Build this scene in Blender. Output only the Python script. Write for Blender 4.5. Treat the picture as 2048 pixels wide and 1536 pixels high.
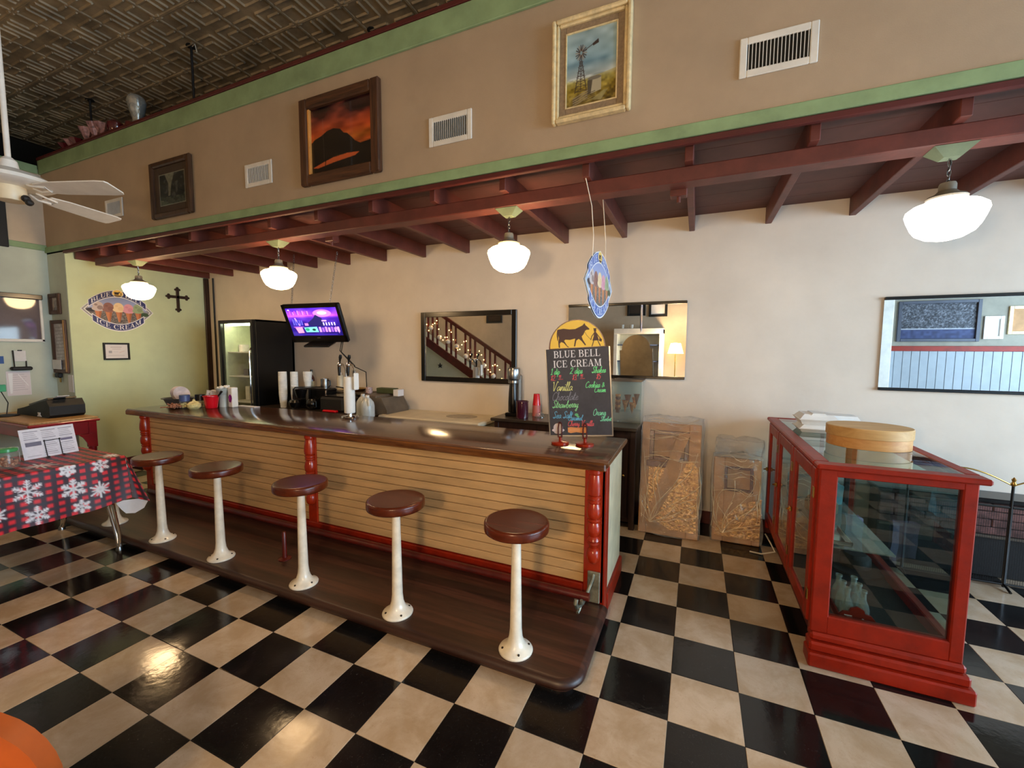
import bpy, bmesh, math, random
import numpy as np
from mathutils import Vector, Matrix, noise as mnoise
random.seed(7); rng = np.random.default_rng(7)
S = bpy.context.scene
for o in list(bpy.data.objects): bpy.data.objects.remove(o)
COL = S.collection
R = math.radians

# ------------------------------------------------------------------ camera, sky, lights, exposure
CAM = Vector((0.3635, -3.7155, 1.6416))
right = Vector((0.9164, 0.4002, 0.0)); 
yaw, pitch, roll = -0.41154, -0.08092, 0.005725
fwd = Vector((math.sin(yaw)*math.cos(pitch), math.cos(yaw)*math.cos(pitch), math.sin(pitch)))
right = Vector((math.cos(yaw), -math.sin(yaw), 0)); up = right.cross(fwd)
rgt = right*math.cos(roll) + up*math.sin(roll); upv = up*math.cos(roll) - right*math.sin(roll)
cd = bpy.data.cameras.new('camera'); cam = bpy.data.objects.new('camera', cd); COL.objects.link(cam)
cam.matrix_world = Matrix(((rgt.x, upv.x, -fwd.x, CAM.x), (rgt.y, upv.y, -fwd.y, CAM.y), (rgt.z, upv.z, -fwd.z, CAM.z), (0, 0, 0, 1)))
cd.sensor_fit = 'HORIZONTAL'; cd.sensor_width = 36; cd.lens = 843.81/2048*36; cd.clip_start = .05
S.camera = cam
FPX = 843.81
def px(p):
    d = Vector(p) - CAM; z = d.dot(fwd)
    if z < .05: return None
    return 1024 + FPX*d.dot(rgt)/z, 768 - FPX*d.dot(upv)/z

W = bpy.data.worlds.new('sky'); S.world = W; W.use_nodes = True
wn = W.node_tree; bg = wn.nodes['Background']
sky = wn.nodes.new('ShaderNodeTexSky'); sky.sky_type = 'NISHITA'; sky.sun_disc = False; sky.sun_elevation = R(38); sky.sun_rotation = R(200)
wn.links.new(sky.outputs[0], bg.inputs[0]); bg.inputs[1].default_value = 0.35

def area(name, loc, rot, sx, sy, power, col):
    l = bpy.data.lights.new(name, 'AREA'); l.shape = 'RECTANGLE'; l.size = sx; l.size_y = sy; l.energy = power; l.color = col
    o = bpy.data.objects.new(name, l); o.location = loc; o.rotation_euler = rot; COL.objects.link(o); return o
DAY = area('daylight_storefront', (6.38, -2.2, 1.9), (0, R(90), 0), 2.6, 4.6, 265, (.56, .78, 1.0))
PENDANT_E = 18.0
LAMP_W = 66
CEIL_W = 60
S.view_settings.view_transform = 'Standard'; S.view_settings.look = 'None'
S.view_settings.exposure = 0.95; S.view_settings.gamma = 1.0; S.view_settings.use_curve_mapping = False
try:
    S.cycles.use_denoising = True; S.cycles.max_bounces = 10; S.cycles.transparent_max_bounces = 16
    S.cycles.sample_clamp_indirect = 6; S.cycles.caustics_reflective = False; S.cycles.caustics_refractive = False
except Exception: pass

# ------------------------------------------------------------------ materials
def lin(c):
    c = np.asarray(c, float)/255.0
    return np.where(c <= .04045, c/12.92, ((c+.055)/1.055)**2.4)
def rgba(c): return (*[float(x) for x in lin(c)], 1.0)
class NT:
    def __init__(s, name):
        s.m = bpy.data.materials.new(name); s.m.use_nodes = True; s.t = s.m.node_tree; s.n = s.t.nodes
        s.b = s.n['Principled BSDF']; s.out = s.n['Material Output']
    def add(s, kind, **kw):
        nd = s.n.new(kind)
        for k, v in kw.items():
            if k in nd.bl_rna.properties.keys(): setattr(nd, k, v)
            else: nd.inputs[k].default_value = v
        return nd
    def link(s, a, b): s.t.links.new(a, b)
def mat(name, col, rough=.5, metal=0.0, var=.06, vscale=6.0, bump=0.0, bscale=60.0, spec=.5, coat=0.0, emit=0.0, stretch=None, col2=None, seed=0.0, sub=0.0):
    k = NT(name); b = k.b
    b.inputs['Roughness'].default_value = rough; b.inputs['Metallic'].default_value = metal
    b.inputs['Specular IOR Level'].default_value = spec; b.inputs['Coat Weight'].default_value = coat; b.inputs['Coat Roughness'].default_value = .06
    geo = k.add('ShaderNodeNewGeometry')
    mp = k.add('ShaderNodeMapping'); k.link(geo.outputs['Position'], mp.inputs['Vector'])
    if stretch: mp.inputs['Scale'].default_value = stretch
    nz = k.add('ShaderNodeTexNoise', Scale=vscale, Detail=5.0, Roughness=.6); k.link(mp.outputs[0], nz.inputs['Vector'])
    mx = k.add('ShaderNodeMix', data_type='RGBA')
    c = np.asarray(col, float); c2 = np.asarray(col2, float) if col2 is not None else np.clip(c*(1-var*2), 0, 255)
    c1 = c if col2 is not None else np.clip(c*(1+var), 0, 255)
    mx.inputs[6].default_value = rgba(c1); mx.inputs[7].default_value = rgba(c2)
    rp = k.add('ShaderNodeValToRGB'); rp.color_ramp.elements[0].position = .35; rp.color_ramp.elements[1].position = .68
    k.link(nz.outputs['Fac'], rp.inputs[0]); k.link(rp.outputs[0], mx.inputs[0])
    k.link(mx.outputs[2], b.inputs['Base Color'])
    if bump:
        n2 = k.add('ShaderNodeTexNoise', Scale=bscale, Detail=4.0); k.link(mp.outputs[0], n2.inputs['Vector'])
        bp = k.add('ShaderNodeBump', Strength=bump, Distance=.01); k.link(n2.outputs['Fac'], bp.inputs['Height']); k.link(bp.outputs[0], b.inputs['Normal'])
    if emit:
        b.inputs['Emission Strength'].default_value = emit; k.link(mx.outputs[2], b.inputs['Emission Color'])
    return k.m
def wood(name, c1, c2, rough=.35, axis='x', scale=9.0, coat=0.0, spec=.5, strips=0.0):
    k = NT(name); b = k.b; b.inputs['Roughness'].default_value = rough; b.inputs['Coat Weight'].default_value = coat; b.inputs['Coat Roughness'].default_value = .12
    b.inputs['Specular IOR Level'].default_value = spec
    geo = k.add('ShaderNodeNewGeometry'); mp = k.add('ShaderNodeMapping'); k.link(geo.outputs['Position'], mp.inputs['Vector'])
    sc = {'x': (.12, 1.6, 1.6), 'y': (1.6, .12, 1.6), 'z': (1.6, 1.6, .12)}[axis]; mp.inputs['Scale'].default_value = sc
    n1 = k.add('ShaderNodeTexNoise', Scale=scale*2.2, Detail=8.0, Roughness=.65, Distortion=.6); k.link(mp.outputs[0], n1.inputs['Vector'])
    rp = k.add('ShaderNodeValToRGB'); e = rp.color_ramp.elements; e[0].position = .3; e[0].color = rgba(c2); e[1].position = .72; e[1].color = rgba(c1)
    k.link(n1.outputs['Fac'], rp.inputs[0]); src = rp.outputs[0]
    if strips:
        sx = k.add('ShaderNodeSeparateXYZ'); k.link(geo.outputs['Position'], sx.inputs[0])
        mt = k.add('ShaderNodeMath', operation='MULTIPLY'); mt.inputs[1].default_value = 1/strips; k.link(sx.outputs[{'x': 1, 'y': 0, 'z': 0}[axis]], mt.inputs[0])
        fl = k.add('ShaderNodeMath', operation='FLOOR'); k.link(mt.outputs[0], fl.inputs[0])
        wv = k.add('ShaderNodeTexWhiteNoise', noise_dimensions='1D'); k.link(fl.outputs[0], wv.inputs['W'])
        hs = k.add('ShaderNodeMapRange'); hs.inputs[3].default_value = .62; hs.inputs[4].default_value = 1.35; k.link(wv.outputs[0], hs.inputs[0])
        mm = k.add('ShaderNodeVectorMath', operation='SCALE'); k.link(rp.outputs[0], mm.inputs[0]); k.link(hs.outputs[0], mm.inputs['Scale']); src = mm.outputs[0]
    k.link(src, b.inputs['Base Color'])
    bp = k.add('ShaderNodeBump', Strength=.12, Distance=.004); k.link(n1.outputs['Fac'], bp.inputs['Height']); k.link(bp.outputs[0], b.inputs['Normal'])
    return k.m
def front_only(k, fac):
    # a pane's far face is met from inside the glass: no second mirror reflection there
    g = k.add('ShaderNodeNewGeometry'); iv = k.add('ShaderNodeMath', operation='SUBTRACT'); iv.inputs[0].default_value = 1.0; k.link(g.outputs['Backfacing'], iv.inputs[1])
    ml = k.add('ShaderNodeMath', operation='MULTIPLY'); k.link(fac, ml.inputs[0]); k.link(iv.outputs[0], ml.inputs[1]); return ml.outputs[0]
def glass(name, tint=(250, 253, 252), rough=.0, refl=1.0, body=0.0):
    k = NT(name); tr = k.add('ShaderNodeBsdfTransparent'); tr.inputs[0].default_value = rgba(tint)
    gl = k.add('ShaderNodeBsdfGlossy'); gl.inputs['Roughness'].default_value = rough; gl.inputs[0].default_value = (refl, refl, refl, 1)
    fr = k.add('ShaderNodeFresnel'); fr.inputs[0].default_value = 1.5; mx = k.add('ShaderNodeMixShader')
    src = tr.outputs[0]
    if body:
        df = k.add('ShaderNodeBsdfDiffuse'); df.inputs[0].default_value = (.75, .77, .76, 1); mb = k.add('ShaderNodeMixShader'); mb.inputs[0].default_value = body
        k.link(tr.outputs[0], mb.inputs[1]); k.link(df.outputs[0], mb.inputs[2]); src = mb.outputs[0]
    k.link(front_only(k, fr.outputs[0]), mx.inputs[0]); k.link(src, mx.inputs[1]); k.link(gl.outputs[0], mx.inputs[2]); k.link(mx.outputs[0], k.out.inputs[0])
    return k.m
def plastic_wrap(name):
    k = NT(name); tr = k.add('ShaderNodeBsdfTransparent'); tr.inputs[0].default_value = (.95, .95, .95, 1)
    gl = k.add('ShaderNodeBsdfGlossy'); gl.inputs['Roughness'].default_value = .12
    df = k.add('ShaderNodeBsdfDiffuse'); df.inputs[0].default_value = (.75, .76, .78, 1)
    geo = k.add('ShaderNodeNewGeometry'); nz = k.add('ShaderNodeTexNoise', Scale=9.0, Detail=3.0, Distortion=1.5); k.link(geo.outputs['Position'], nz.inputs['Vector'])
    bp = k.add('ShaderNodeBump', Strength=1.0, Distance=.06); k.link(nz.outputs['Fac'], bp.inputs['Height']); k.link(bp.outputs[0], gl.inputs['Normal'])
    m1 = k.add('ShaderNodeMixShader'); m1.inputs[0].default_value = .13; k.link(tr.outputs[0], m1.inputs[1]); k.link(df.outputs[0], m1.inputs[2])
    fr = k.add('ShaderNodeFresnel'); fr.inputs[0].default_value = 1.7; k.link(bp.outputs[0], fr.inputs['Normal'])
    m2 = k.add('ShaderNodeMixShader'); k.link(front_only(k, fr.outputs[0]), m2.inputs[0]); k.link(m1.outputs[0], m2.inputs[1]); k.link(gl.outputs[0], m2.inputs[2]); k.link(m2.outputs[0], k.out.inputs[0])
    return k.m
def mirror_mat(name, col=(225, 228, 228), rough=.0):
    k = NT(name); k.b.inputs['Metallic'].default_value = 1; k.b.inputs['Roughness'].default_value = rough; k.b.inputs['Base Color'].default_value = rgba(col); return k.m
def print_mat(name, rough=.6, emit=0.0, coat=0.0):
    k = NT(name); a = k.add('ShaderNodeVertexColor', layer_name='Col'); k.b.inputs['Roughness'].default_value = rough; k.b.inputs['Coat Weight'].default_value = coat
    if emit:
        k.b.inputs['Base Color'].default_value = (.01, .01, .01, 1); k.link(a.outputs[0], k.b.inputs['Emission Color']); k.b.inputs['Emission Strength'].default_value = emit
    else: k.link(a.outputs[0], k.b.inputs['Base Color'])
    return k.m
def emit_mat(name, col, st):
    k = NT(name); e = k.add('ShaderNodeEmission'); e.inputs[0].default_value = rgba(col); e.inputs[1].default_value = st; k.link(e.outputs[0], k.out.inputs[0]); return k.m
def tile_mat(name, c, c2, vein, rough):
    k = NT(name); geo = k.add('ShaderNodeNewGeometry'); oi = k.add('ShaderNodeObjectInfo')
    n1 = k.add('ShaderNodeTexNoise', Scale=5.0, Detail=6.0, Roughness=.65, Distortion=.4); k.link(geo.outputs['Position'], n1.inputs['Vector'])
    n2 = k.add('ShaderNodeTexNoise', Scale=70.0, Detail=3.0, Roughness=.7, Distortion=2.0); k.link(geo.outputs['Position'], n2.inputs['Vector'])
    r1 = k.add('ShaderNodeValToRGB'); e = r1.color_ramp.elements; e[0].position = .38; e[0].color = rgba(c2); e[1].position = .62; e[1].color = rgba(c); k.link(n1.outputs['Fac'], r1.inputs[0])
    r2 = k.add('ShaderNodeValToRGB'); e = r2.color_ramp.elements; e[0].position = .60; e[0].color = (0, 0, 0, 1); e[1].position = .78; e[1].color = (1, 1, 1, 1); k.link(n2.outputs['Fac'], r2.inputs[0])
    mx = k.add('ShaderNodeMix', data_type='RGBA'); k.link(r2.outputs[0], mx.inputs[0]); k.link(r1.outputs[0], mx.inputs[6]); mx.inputs[7].default_value = rgba(vein)
    mr = k.add('ShaderNodeMapRange'); mr.inputs[3].default_value = .86; mr.inputs[4].default_value = 1.08; k.link(oi.outputs['Random'], mr.inputs[0])
    sc = k.add('ShaderNodeVectorMath', operation='SCALE'); k.link(mx.outputs[2], sc.inputs[0]); k.link(mr.outputs[0], sc.inputs['Scale']); k.link(sc.outputs[0], k.b.inputs['Base Color'])
    n3 = k.add('ShaderNodeTexNoise', Scale=3.0, Detail=5.0); k.link(geo.outputs['Position'], n3.inputs['Vector'])
    m3 = k.add('ShaderNodeMapRange'); m3.inputs[1].default_value = .3; m3.inputs[2].default_value = .7; m3.inputs[3].default_value = rough-.03; m3.inputs[4].default_value = rough+.09; k.link(n3.outputs['Fac'], m3.inputs[0]); k.link(m3.outputs[0], k.b.inputs['Roughness'])
    n4 = k.add('ShaderNodeTexNoise', Scale=26.0, Detail=3.0); k.link(geo.outputs['Position'], n4.inputs['Vector'])
    bp = k.add('ShaderNodeBump', Strength=.10, Distance=.004); k.link(n4.outputs['Fac'], bp.inputs['Height']); k.link(bp.outputs[0], k.b.inputs['Normal'])
    k.b.inputs['Specular IOR Level'].default_value = .45
    return k.m

M = dict(
 plaster=mat('plaster_cream', (226, 216, 202), .8, var=.02, vscale=1.5, bump=.35, bscale=7),
 soffit=mat('paint_tan', (176, 157, 134), .75, var=.02, vscale=2, bump=.12, bscale=160),
 palegreen=mat('paint_pale_green', (206, 218, 178), .7, var=.03, vscale=1.2, bump=.15, bscale=12),
 teal=mat('paint_pale_teal', (194, 204, 192), .75, var=.03, vscale=1.5, bump=.2, bscale=10),
 beige=mat('paint_beige', (206, 190, 168), .75, var=.03, vscale=2),
 green=mat('paint_sage_green', (140, 168, 126), .55, var=.05, vscale=5),
 redwood=mat('paint_barn_red', (100, 50, 42), .5, var=.07, vscale=7, bump=.1, bscale=40),
 redboard=mat('paint_dark_red_boards', (94, 54, 50), .6, var=.07, vscale=4),
 redtrim=mat('paint_maroon', (84, 30, 28), .5, var=.05),
 red=mat('paint_bright_red', (142, 30, 6), .42, var=.06, vscale=9, bump=.12, bscale=35, spec=.35),
 redpost=mat('paint_post_red', (158, 40, 12), .24, var=.06, vscale=12, coat=.15),
 deskred=mat('paint_cherry_red', (150, 12, 26), .3, var=.06, coat=.3),
 tin=mat('pressed_tin_brown', (168, 150, 122), .42, metal=.2, var=.12, vscale=3, bump=.2, bscale=50),
 dark=mat('dark_void', (24, 23, 20), .9, var=.1),
 black=mat('black_lacquer', (12, 11, 11), .25, var=.1, coat=.05),
 blackmatte=mat('black_matte', (20, 20, 21), .6, var=.15, bump=.15, bscale=90),
 blackplastic=mat('black_plastic', (12, 12, 13), .28, var=.1),
 cream=mat('cream_beadboard', (204, 166, 116), .42, var=.05, vscale=8, stretch=(.25, 1, 1.6), bump=.06, bscale=30),
 endpanel=mat('end_panel_cream', (222, 206, 172), .5, var=.05, vscale=4, bump=.1),
 bartop=wood('bar_top_walnut', (108, 72, 50), (46, 27, 18), .18, 'x', 9, coat=.35, strips=.045),
 baredge=wood('bar_edge_oak', (138, 84, 38), (62, 30, 12), .22, 'x', 10, coat=.3),
 deck=wood('deck_walnut', (84, 48, 34), (40, 20, 14), .42, 'x', 8, strips=.085),
 seat=wood('seat_mahogany', (100, 38, 14), (62, 21, 8), .25, 'x', 8, coat=.0, spec=.4),
 enamel=mat('white_enamel', (232, 224, 206), .28, var=.035, vscale=14, coat=.2),
 chip=mat('iron_bolt', (60, 52, 46), .5, metal=.6),
 iron=mat('silver_painted_iron', (150, 150, 132), .38, metal=.7, var=.1, vscale=20),
 chrome=mat('chrome', (215, 215, 218), .09, metal=1, var=.02),
 steel=mat('brushed_steel', (150, 150, 150), .3, metal=1, var=.04),
 brass=mat('brass', (190, 150, 80), .25, metal=1, var=.05),
 white=mat('white_paint', (232, 230, 224), .45, var=.03),
 foam=mat('white_foam', (238, 240, 238), .6, var=.02),
 paper=mat('paper_white', (226, 226, 230), .7, var=.02),
 darkwood=wood('cabinet_dark_walnut', (58, 34, 26), (24, 13, 10), .35, 'z', 9),
 cabtop=wood('cabinet_top_grey_walnut', (72, 62, 52), (42, 34, 28), .3, 'x', 9, coat=.3),
 freezer=mat('freezer_ivory', (222, 208, 178), .4, var=.03),
 freezermark=mat('freezer_ring_grey', (176, 164, 142), .5, var=.06, vscale=20),
 goldframe=mat('champagne_frame', (232, 212, 166), .4, metal=.1, var=.06, vscale=20),
 linen=mat('linen_mat', (146, 126, 102), .8, var=.05, vscale=60),
 rustic=wood('rustic_wood', (104, 66, 40), (42, 24, 16), .5, 'z', 12),
 rusticx=wood('rustic_wood_x', (104, 66, 40), (42, 24, 16), .5, 'x', 12),
 goldlip=mat('amber_lip', (216, 150, 78), .4, var=.05),
 brownframe=wood('brown_frame', (86, 60, 40), (46, 28, 18), .4, 'z', 10),
 matboard=mat('mat_board_brown', (66, 52, 40), .8),
 tanwood=wood('tan_wood', (196, 158, 104), (160, 116, 66), .45, 'z', 10),
 bentwood=wood('bentwood_maple', (222, 172, 108), (196, 136, 74), .42, 'x', 7),
 bentlid=wood('bentwood_lid', (214, 176, 116), (190, 146, 88), .5, 'x', 5),
 cardboard=mat('cardboard', (190, 142, 96), .7, var=.06, vscale=5),
 foil=mat('gold_foil_paper', (236, 188, 116), .24, metal=.45, vscale=38, bump=1.0, bscale=40, col2=(150, 98, 48)),
 maroonwood=mat('maroon_wood', (90, 24, 18), .3, var=.1, vscale=8),
 greymesh=mat('screen_mesh', (40, 38, 38), .5, metal=.5),
 brick=mat('brick_rose', (120, 84, 80), .85, var=.16, vscale=14, bump=.3, bscale=60),
 tan_tile=tile_mat('vinyl_tile_tan', (200, 180, 156), (180, 156, 126), (170, 142, 112), .11),
 blk_tile=tile_mat('vinyl_tile_black', (24, 23, 23), (17, 16, 16), (58, 58, 56), .10),
 joint=mat('tile_joint', (40, 34, 28), .8),
 mirror=mirror_mat('mirror_silver'), darkglass=mat('smoked_glass', (104, 94, 98), .05, var=.03, spec=.6),
 pane=glass('clear_pane'), casepane=glass('case_pane', (222, 232, 230)), topglass=glass('table_glass', (226, 238, 232)), jarglass=glass('jar_glass', (244, 248, 246), body=.07), bottleglass=glass('bottle_glass', (232, 238, 234), body=.22),
 wrap=plastic_wrap('plastic_wrap'),
 globe=emit_mat('globe_lit_glass', (255, 212, 156), PENDANT_E),
 globew=emit_mat('globe_lit_white', (255, 246, 234), 6.0),
 redplastic=mat('red_plastic', (206, 14, 34), .25, var=.03, coat=.2),
 pinkplastic=mat('pink_clear_cup', (196, 110, 104), .25, var=.05),
 bucketgrey=mat('grey_bowl', (176, 190, 190), .3, var=.05),
 purple=mat('purple_label', (150, 40, 150), .4, var=.3, vscale=30),
 bluecap=mat('blue_cap', (74, 90, 140), .35), plum=mat('plum_ceramic', (66, 22, 40), .15, var=.04, coat=.5),
 greytray=mat('grey_tray', (84, 84, 88), .45), pinkwhite=mat('white_rosy_plate', (220, 206, 204), .4),
 candy=mat('toffee_wrap', (166, 116, 92), .25, var=.3, vscale=60), butter=mat('butter_cream', (226, 214, 150), .4, var=.1, vscale=30),
 amber=mat('amber_bottle', (74, 20, 14), .12, coat=.4), label=mat('paper_label', (206, 190, 150), .6),
 milk=mat('milky_jug', (196, 204, 206), .25, var=.05), greenbox=mat('green_box', (66, 76, 44), .6), greymetal=mat('grey_metal', (112, 102, 90), .45, metal=.4, var=.06),
 lightgreen=mat('lime_green', (60, 170, 120), .4), greenlid=mat('green_lid', (70, 160, 96), .15, coat=.4),
 cone=mat('wafer_cone', (196, 130, 70), .6, var=.15, vscale=30, bump=.4, bscale=120), conedk=mat('wafer_brown', (120, 66, 30), .6, var=.15),
 lilac=mat('lilac_cloth', (176, 160, 190), .8, var=.08), aqua=mat('aqua_cloth', (120, 170, 180), .8, var=.1), tancloth=mat('tan_basket', (110, 96, 74), .8, var=.12, vscale=40),
 orange=mat('orange_vinyl', (150, 70, 24), .45, var=.06, vscale=5), bluepaper=mat('blue_paper', (34, 84, 160), .5),
 wainscot=mat('wainscot_white', (158, 166, 174), .5, var=.02), lampshade=emit_mat('lamp_shade_lit', (255, 190, 100), 8.0), bulb=emit_mat('string_bulb_lit', (255, 180, 90), 20),
 tube=emit_mat('cooler_tube_lit', (235, 240, 200), 14), coolerin=mat('cooler_interior', (206, 208, 176), .5, var=.04),
 cord=mat('white_cord', (226, 220, 206), .6), conecut=mat('board_back_tan', (190, 170, 134), .7, var=.05),
 glassvase=mat('cut_glass', (206, 214, 214), .08, metal=.75, var=.1, vscale=20), rosevase=mat('rose_glass', (150, 112, 116), .15, metal=.3, var=.2, vscale=30), redvase=mat('ruby_glass', (86, 26, 32), .1, coat=.5),
 concrete=mat('pavement_grey', (150, 148, 142), .8, var=.1),
)

M['shelfglass'] = glass('shelf_glass', (214, 232, 226), body=.22)
M['dimmed_wall'] = mat('paint_beige_dimmed', (150, 144, 130), .8, var=.03)  # beige wall colour darkened to offset the strong daylight on it
# ------------------------------------------------------------------ geometry helpers
LOC = {}
class B:
    def __init__(s): s.v = []; s.f = []; s.mi = []
    def add(s, vs, fs, m=0, X=None):
        o = len(s.v)
        s.v += [tuple(X @ Vector(v)) if X is not None else tuple(v) for v in vs]
        s.f += [tuple(i+o for i in f) for f in fs]; s.mi += [m]*len(fs); return s
    def box(s, x0, x1, y0, y1, z0, z1, c=0.0, m=0, X=None):
        if x1 < x0: x0, x1 = x1, x0
        if y1 < y0: y0, y1 = y1, y0
        if z1 < z0: z0, z1 = z1, z0
        if c <= 0:
            vs = [(x, y, z) for x in (x0, x1) for y in (y0, y1) for z in (z0, z1)]
            return s.add(vs, [(0, 1, 3, 2), (4, 6, 7, 5), (0, 4, 5, 1), (2, 3, 7, 6), (0, 2, 6, 4), (1, 5, 7, 3)], m, X)
        c = min(c, (x1-x0)*.45, (y1-y0)*.45, (z1-z0)*.45)
        lo, hi = (x0, y0, z0), (x1, y1, z1); vs = []; ix = {}
        for sx in (0, 1):
            for sy in (0, 1):
                for sz in (0, 1):
                    k = (sx, sy, sz); p = [hi[i] if k[i] else lo[i] for i in range(3)]; q = [p[i]-c if k[i] else p[i]+c for i in range(3)]
                    for a in range(3):
                        w = q[:]; w[a] = p[a]; ix[k+(a,)] = len(vs); vs.append(tuple(w))
        fs = []
        for a in range(3):
            b_, c_ = [i for i in range(3) if i != a]
            for sa in (0, 1):
                ks = []
                for sb, sc in ((0, 0), (1, 0), (1, 1), (0, 1)):
                    k = [0, 0, 0]; k[a] = sa; k[b_] = sb; k[c_] = sc; ks.append(ix[tuple(k)+(a,)])
                fs.append(tuple(ks))
            for sb in (0, 1):
                for sc in (0, 1):
                    k0 = [0, 0, 0]; k0[b_] = sb; k0[c_] = sc; k1 = k0[:]; k1[a] = 1
                    fs.append((ix[tuple(k0)+(b_,)], ix[tuple(k1)+(b_,)], ix[tuple(k1)+(c_,)], ix[tuple(k0)+(c_,)]))
        for k in [(a, b, c) for a in (0, 1) for b in (0, 1) for c in (0, 1)]: fs.append((ix[k+(0,)], ix[k+(1,)], ix[k+(2,)]))
        return s.add(vs, fs, m, X)
    def lathe(s, prof, c=(0, 0, 0), n=28, m=0, X=None, arc=(0, 2*math.pi), sx=1, sy=1):
        full = abs(arc[1]-arc[0]-2*math.pi) < 1e-6; k = n if full else n+1; vs = []; fs = []
        for r, z in prof:
            for i in range(k):
                a = arc[0]+(arc[1]-arc[0])*i/n; vs.append((c[0]+r*sx*math.cos(a), c[1]+r*sy*math.sin(a), c[2]+z))
        for j in range(len(prof)-1):
            for i in range(n):
                i2 = (i+1) % k; fs.append((j*k+i, j*k+i2, (j+1)*k+i2, (j+1)*k+i))
        if full:
            if prof[0][0] > 1e-5: fs.append(tuple(range(k-1, -1, -1)))
            if prof[-1][0] > 1e-5: fs.append(tuple((len(prof)-1)*k+i for i in range(k)))
        return s.add(vs, fs, m, X)
    def cyl(s, p0, p1, r, r1=None, n=16, m=0, X=None): return s.tube([p0, p1], r, n, m, X, r1)
    def tube(s, pts, r, n=8, m=0, X=None, r1=None, closed=False):
        pts = [Vector(p) for p in pts]; N = len(pts); vs = []; fs = []; prev = None
        for i, p in enumerate(pts):
            if closed: t = (pts[(i+1) % N]-pts[i-1]).normalized()
            else: t = (pts[min(i+1, N-1)]-pts[max(i-1, 0)]).normalized()
            if prev is None:
                a = Vector((0, 0, 1)) if abs(t.z) < .9 else Vector((1, 0, 0)); u = t.cross(a).normalized()
            else: u = (prev-t*prev.dot(t)).normalized()
            prev = u; w = t.cross(u); rr = r if r1 is None else r+(r1-r)*i/(N-1)
            if isinstance(r, (list, tuple)): rr = r[i]
            for j in range(n): a = 2*math.pi*j/n; vs.append(tuple(p+u*rr*math.cos(a)+w*rr*math.sin(a)))
        L = N if closed else N-1
        for i in range(L):
            for j in range(n):
                i2 = (i+1) % N; fs.append((i*n+j, i*n+(j+1) % n, i2*n+(j+1) % n, i2*n+j))
        if not closed: fs.append(tuple(range(n-1, -1, -1))); fs.append(tuple((N-1)*n+j for j in range(n)))
        return s.add(vs, fs, m, X)
    def prism(s, poly, o, ex, ey, t, m=0, X=None):
        o, ex, ey = Vector(o), Vector(ex), Vector(ey); en = ex.cross(ey).normalized()*t; n = len(poly)
        vs = [tuple(o+ex*x+ey*y) for x, y in poly]+[tuple(o+ex*x+ey*y+en) for x, y in poly]
        fs = [tuple(range(n-1, -1, -1)), tuple(range(n, 2*n))]+[(i, (i+1) % n, n+(i+1) % n, n+i) for i in range(n)]
        return s.add(vs, fs, m, X)
    def grid(s, fn, nu, nv, m=0, X=None, wrap=False):
        vs = [fn(i/(nu-1), j/(nv-1)) for j in range(nv) for i in range(nu)]
        fs = [(j*nu+i, j*nu+i+1, (j+1)*nu+i+1, (j+1)*nu+i) for j in range(nv-1) for i in range(nu-1)]
        return s.add(vs, fs, m, X)
    def sphere(s, c, r, n=14, m=0, sx=1, sy=1, sz=1):
        k = max(6, n//2); prof = [(max(1e-6, r*math.sin(math.pi*i/k)), -r*sz*math.cos(math.pi*i/k)) for i in range(k+1)]
        return s.lathe(prof, c, n, m, sx=sx, sy=sy)
def root_loc(o):
    while o is not None:
        if o.name in LOC: return LOC[o.name]
        o = o.parent
    return Vector((0, 0, 0))
def obj(name, b, m, parent=None, local=False, smooth=32, tagd=None, loc=None):
    me = bpy.data.meshes.new(name); v = b.v
    off = Vector((0, 0, 0))
    if parent is not None and not local: off = root_loc(parent)
    if loc is not None: off = Vector(loc)
    if off.length > 0: v = [(x-off.x, y-off.y, z-off.z) for x, y, z in v]
    me.from_pydata(v, [], b.f)
    ms = m if isinstance(m, (list, tuple)) else [m]
    for x in ms: me.materials.append(M[x] if isinstance(x, str) else x)
    if len(ms) > 1: me.polygons.foreach_set('material_index', b.mi)
    bm = bmesh.new(); bm.from_mesh(me); bmesh.ops.recalc_face_normals(bm, faces=bm.faces); bm.to_mesh(me); bm.free()
    if smooth:
        me.polygons.foreach_set('use_smooth', [True]*len(me.polygons)); me.set_sharp_from_angle(angle=R(smooth))
    o = bpy.data.objects.new(name, me); COL.objects.link(o)
    if parent is not None: o.parent = parent
    if loc is not None and parent is None: o.location = loc; LOC[o.name] = Vector(loc)
    if tagd: tag(o, *tagd)
    return o
def tag(o, label, cat, group=None):
    o['label'] = label; o['category'] = cat
    if group: o['group'] = group
    return o
def thing(name, label, cat, loc=(0, 0, 0), rz=0.0, group=None):
    o = bpy.data.objects.new(name, None); o.empty_display_size = .1; COL.objects.link(o); o.location = loc; o.rotation_euler = (0, 0, rz)
    LOC[o.name] = Vector(loc); return tag(o, label, cat, group)
def struct(name, b, m, smooth=0, parent=None):
    o = obj(name, b, m, parent, smooth=smooth)
    if parent is None: o['kind'] = 'structure'
    return o
def dup(root, loc, label, rz=None, group=None):
    r = root.copy(); COL.objects.link(r); r.location = loc; r['label'] = label
    if rz is not None: r.rotation_euler = (0, 0, rz)
    if group: r['group'] = group
    for c in list(root.children):
        d = c.copy(); COL.objects.link(d); d.parent = r
        for g in list(c.children): h = g.copy(); COL.objects.link(h); h.parent = d
    return r

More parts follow.
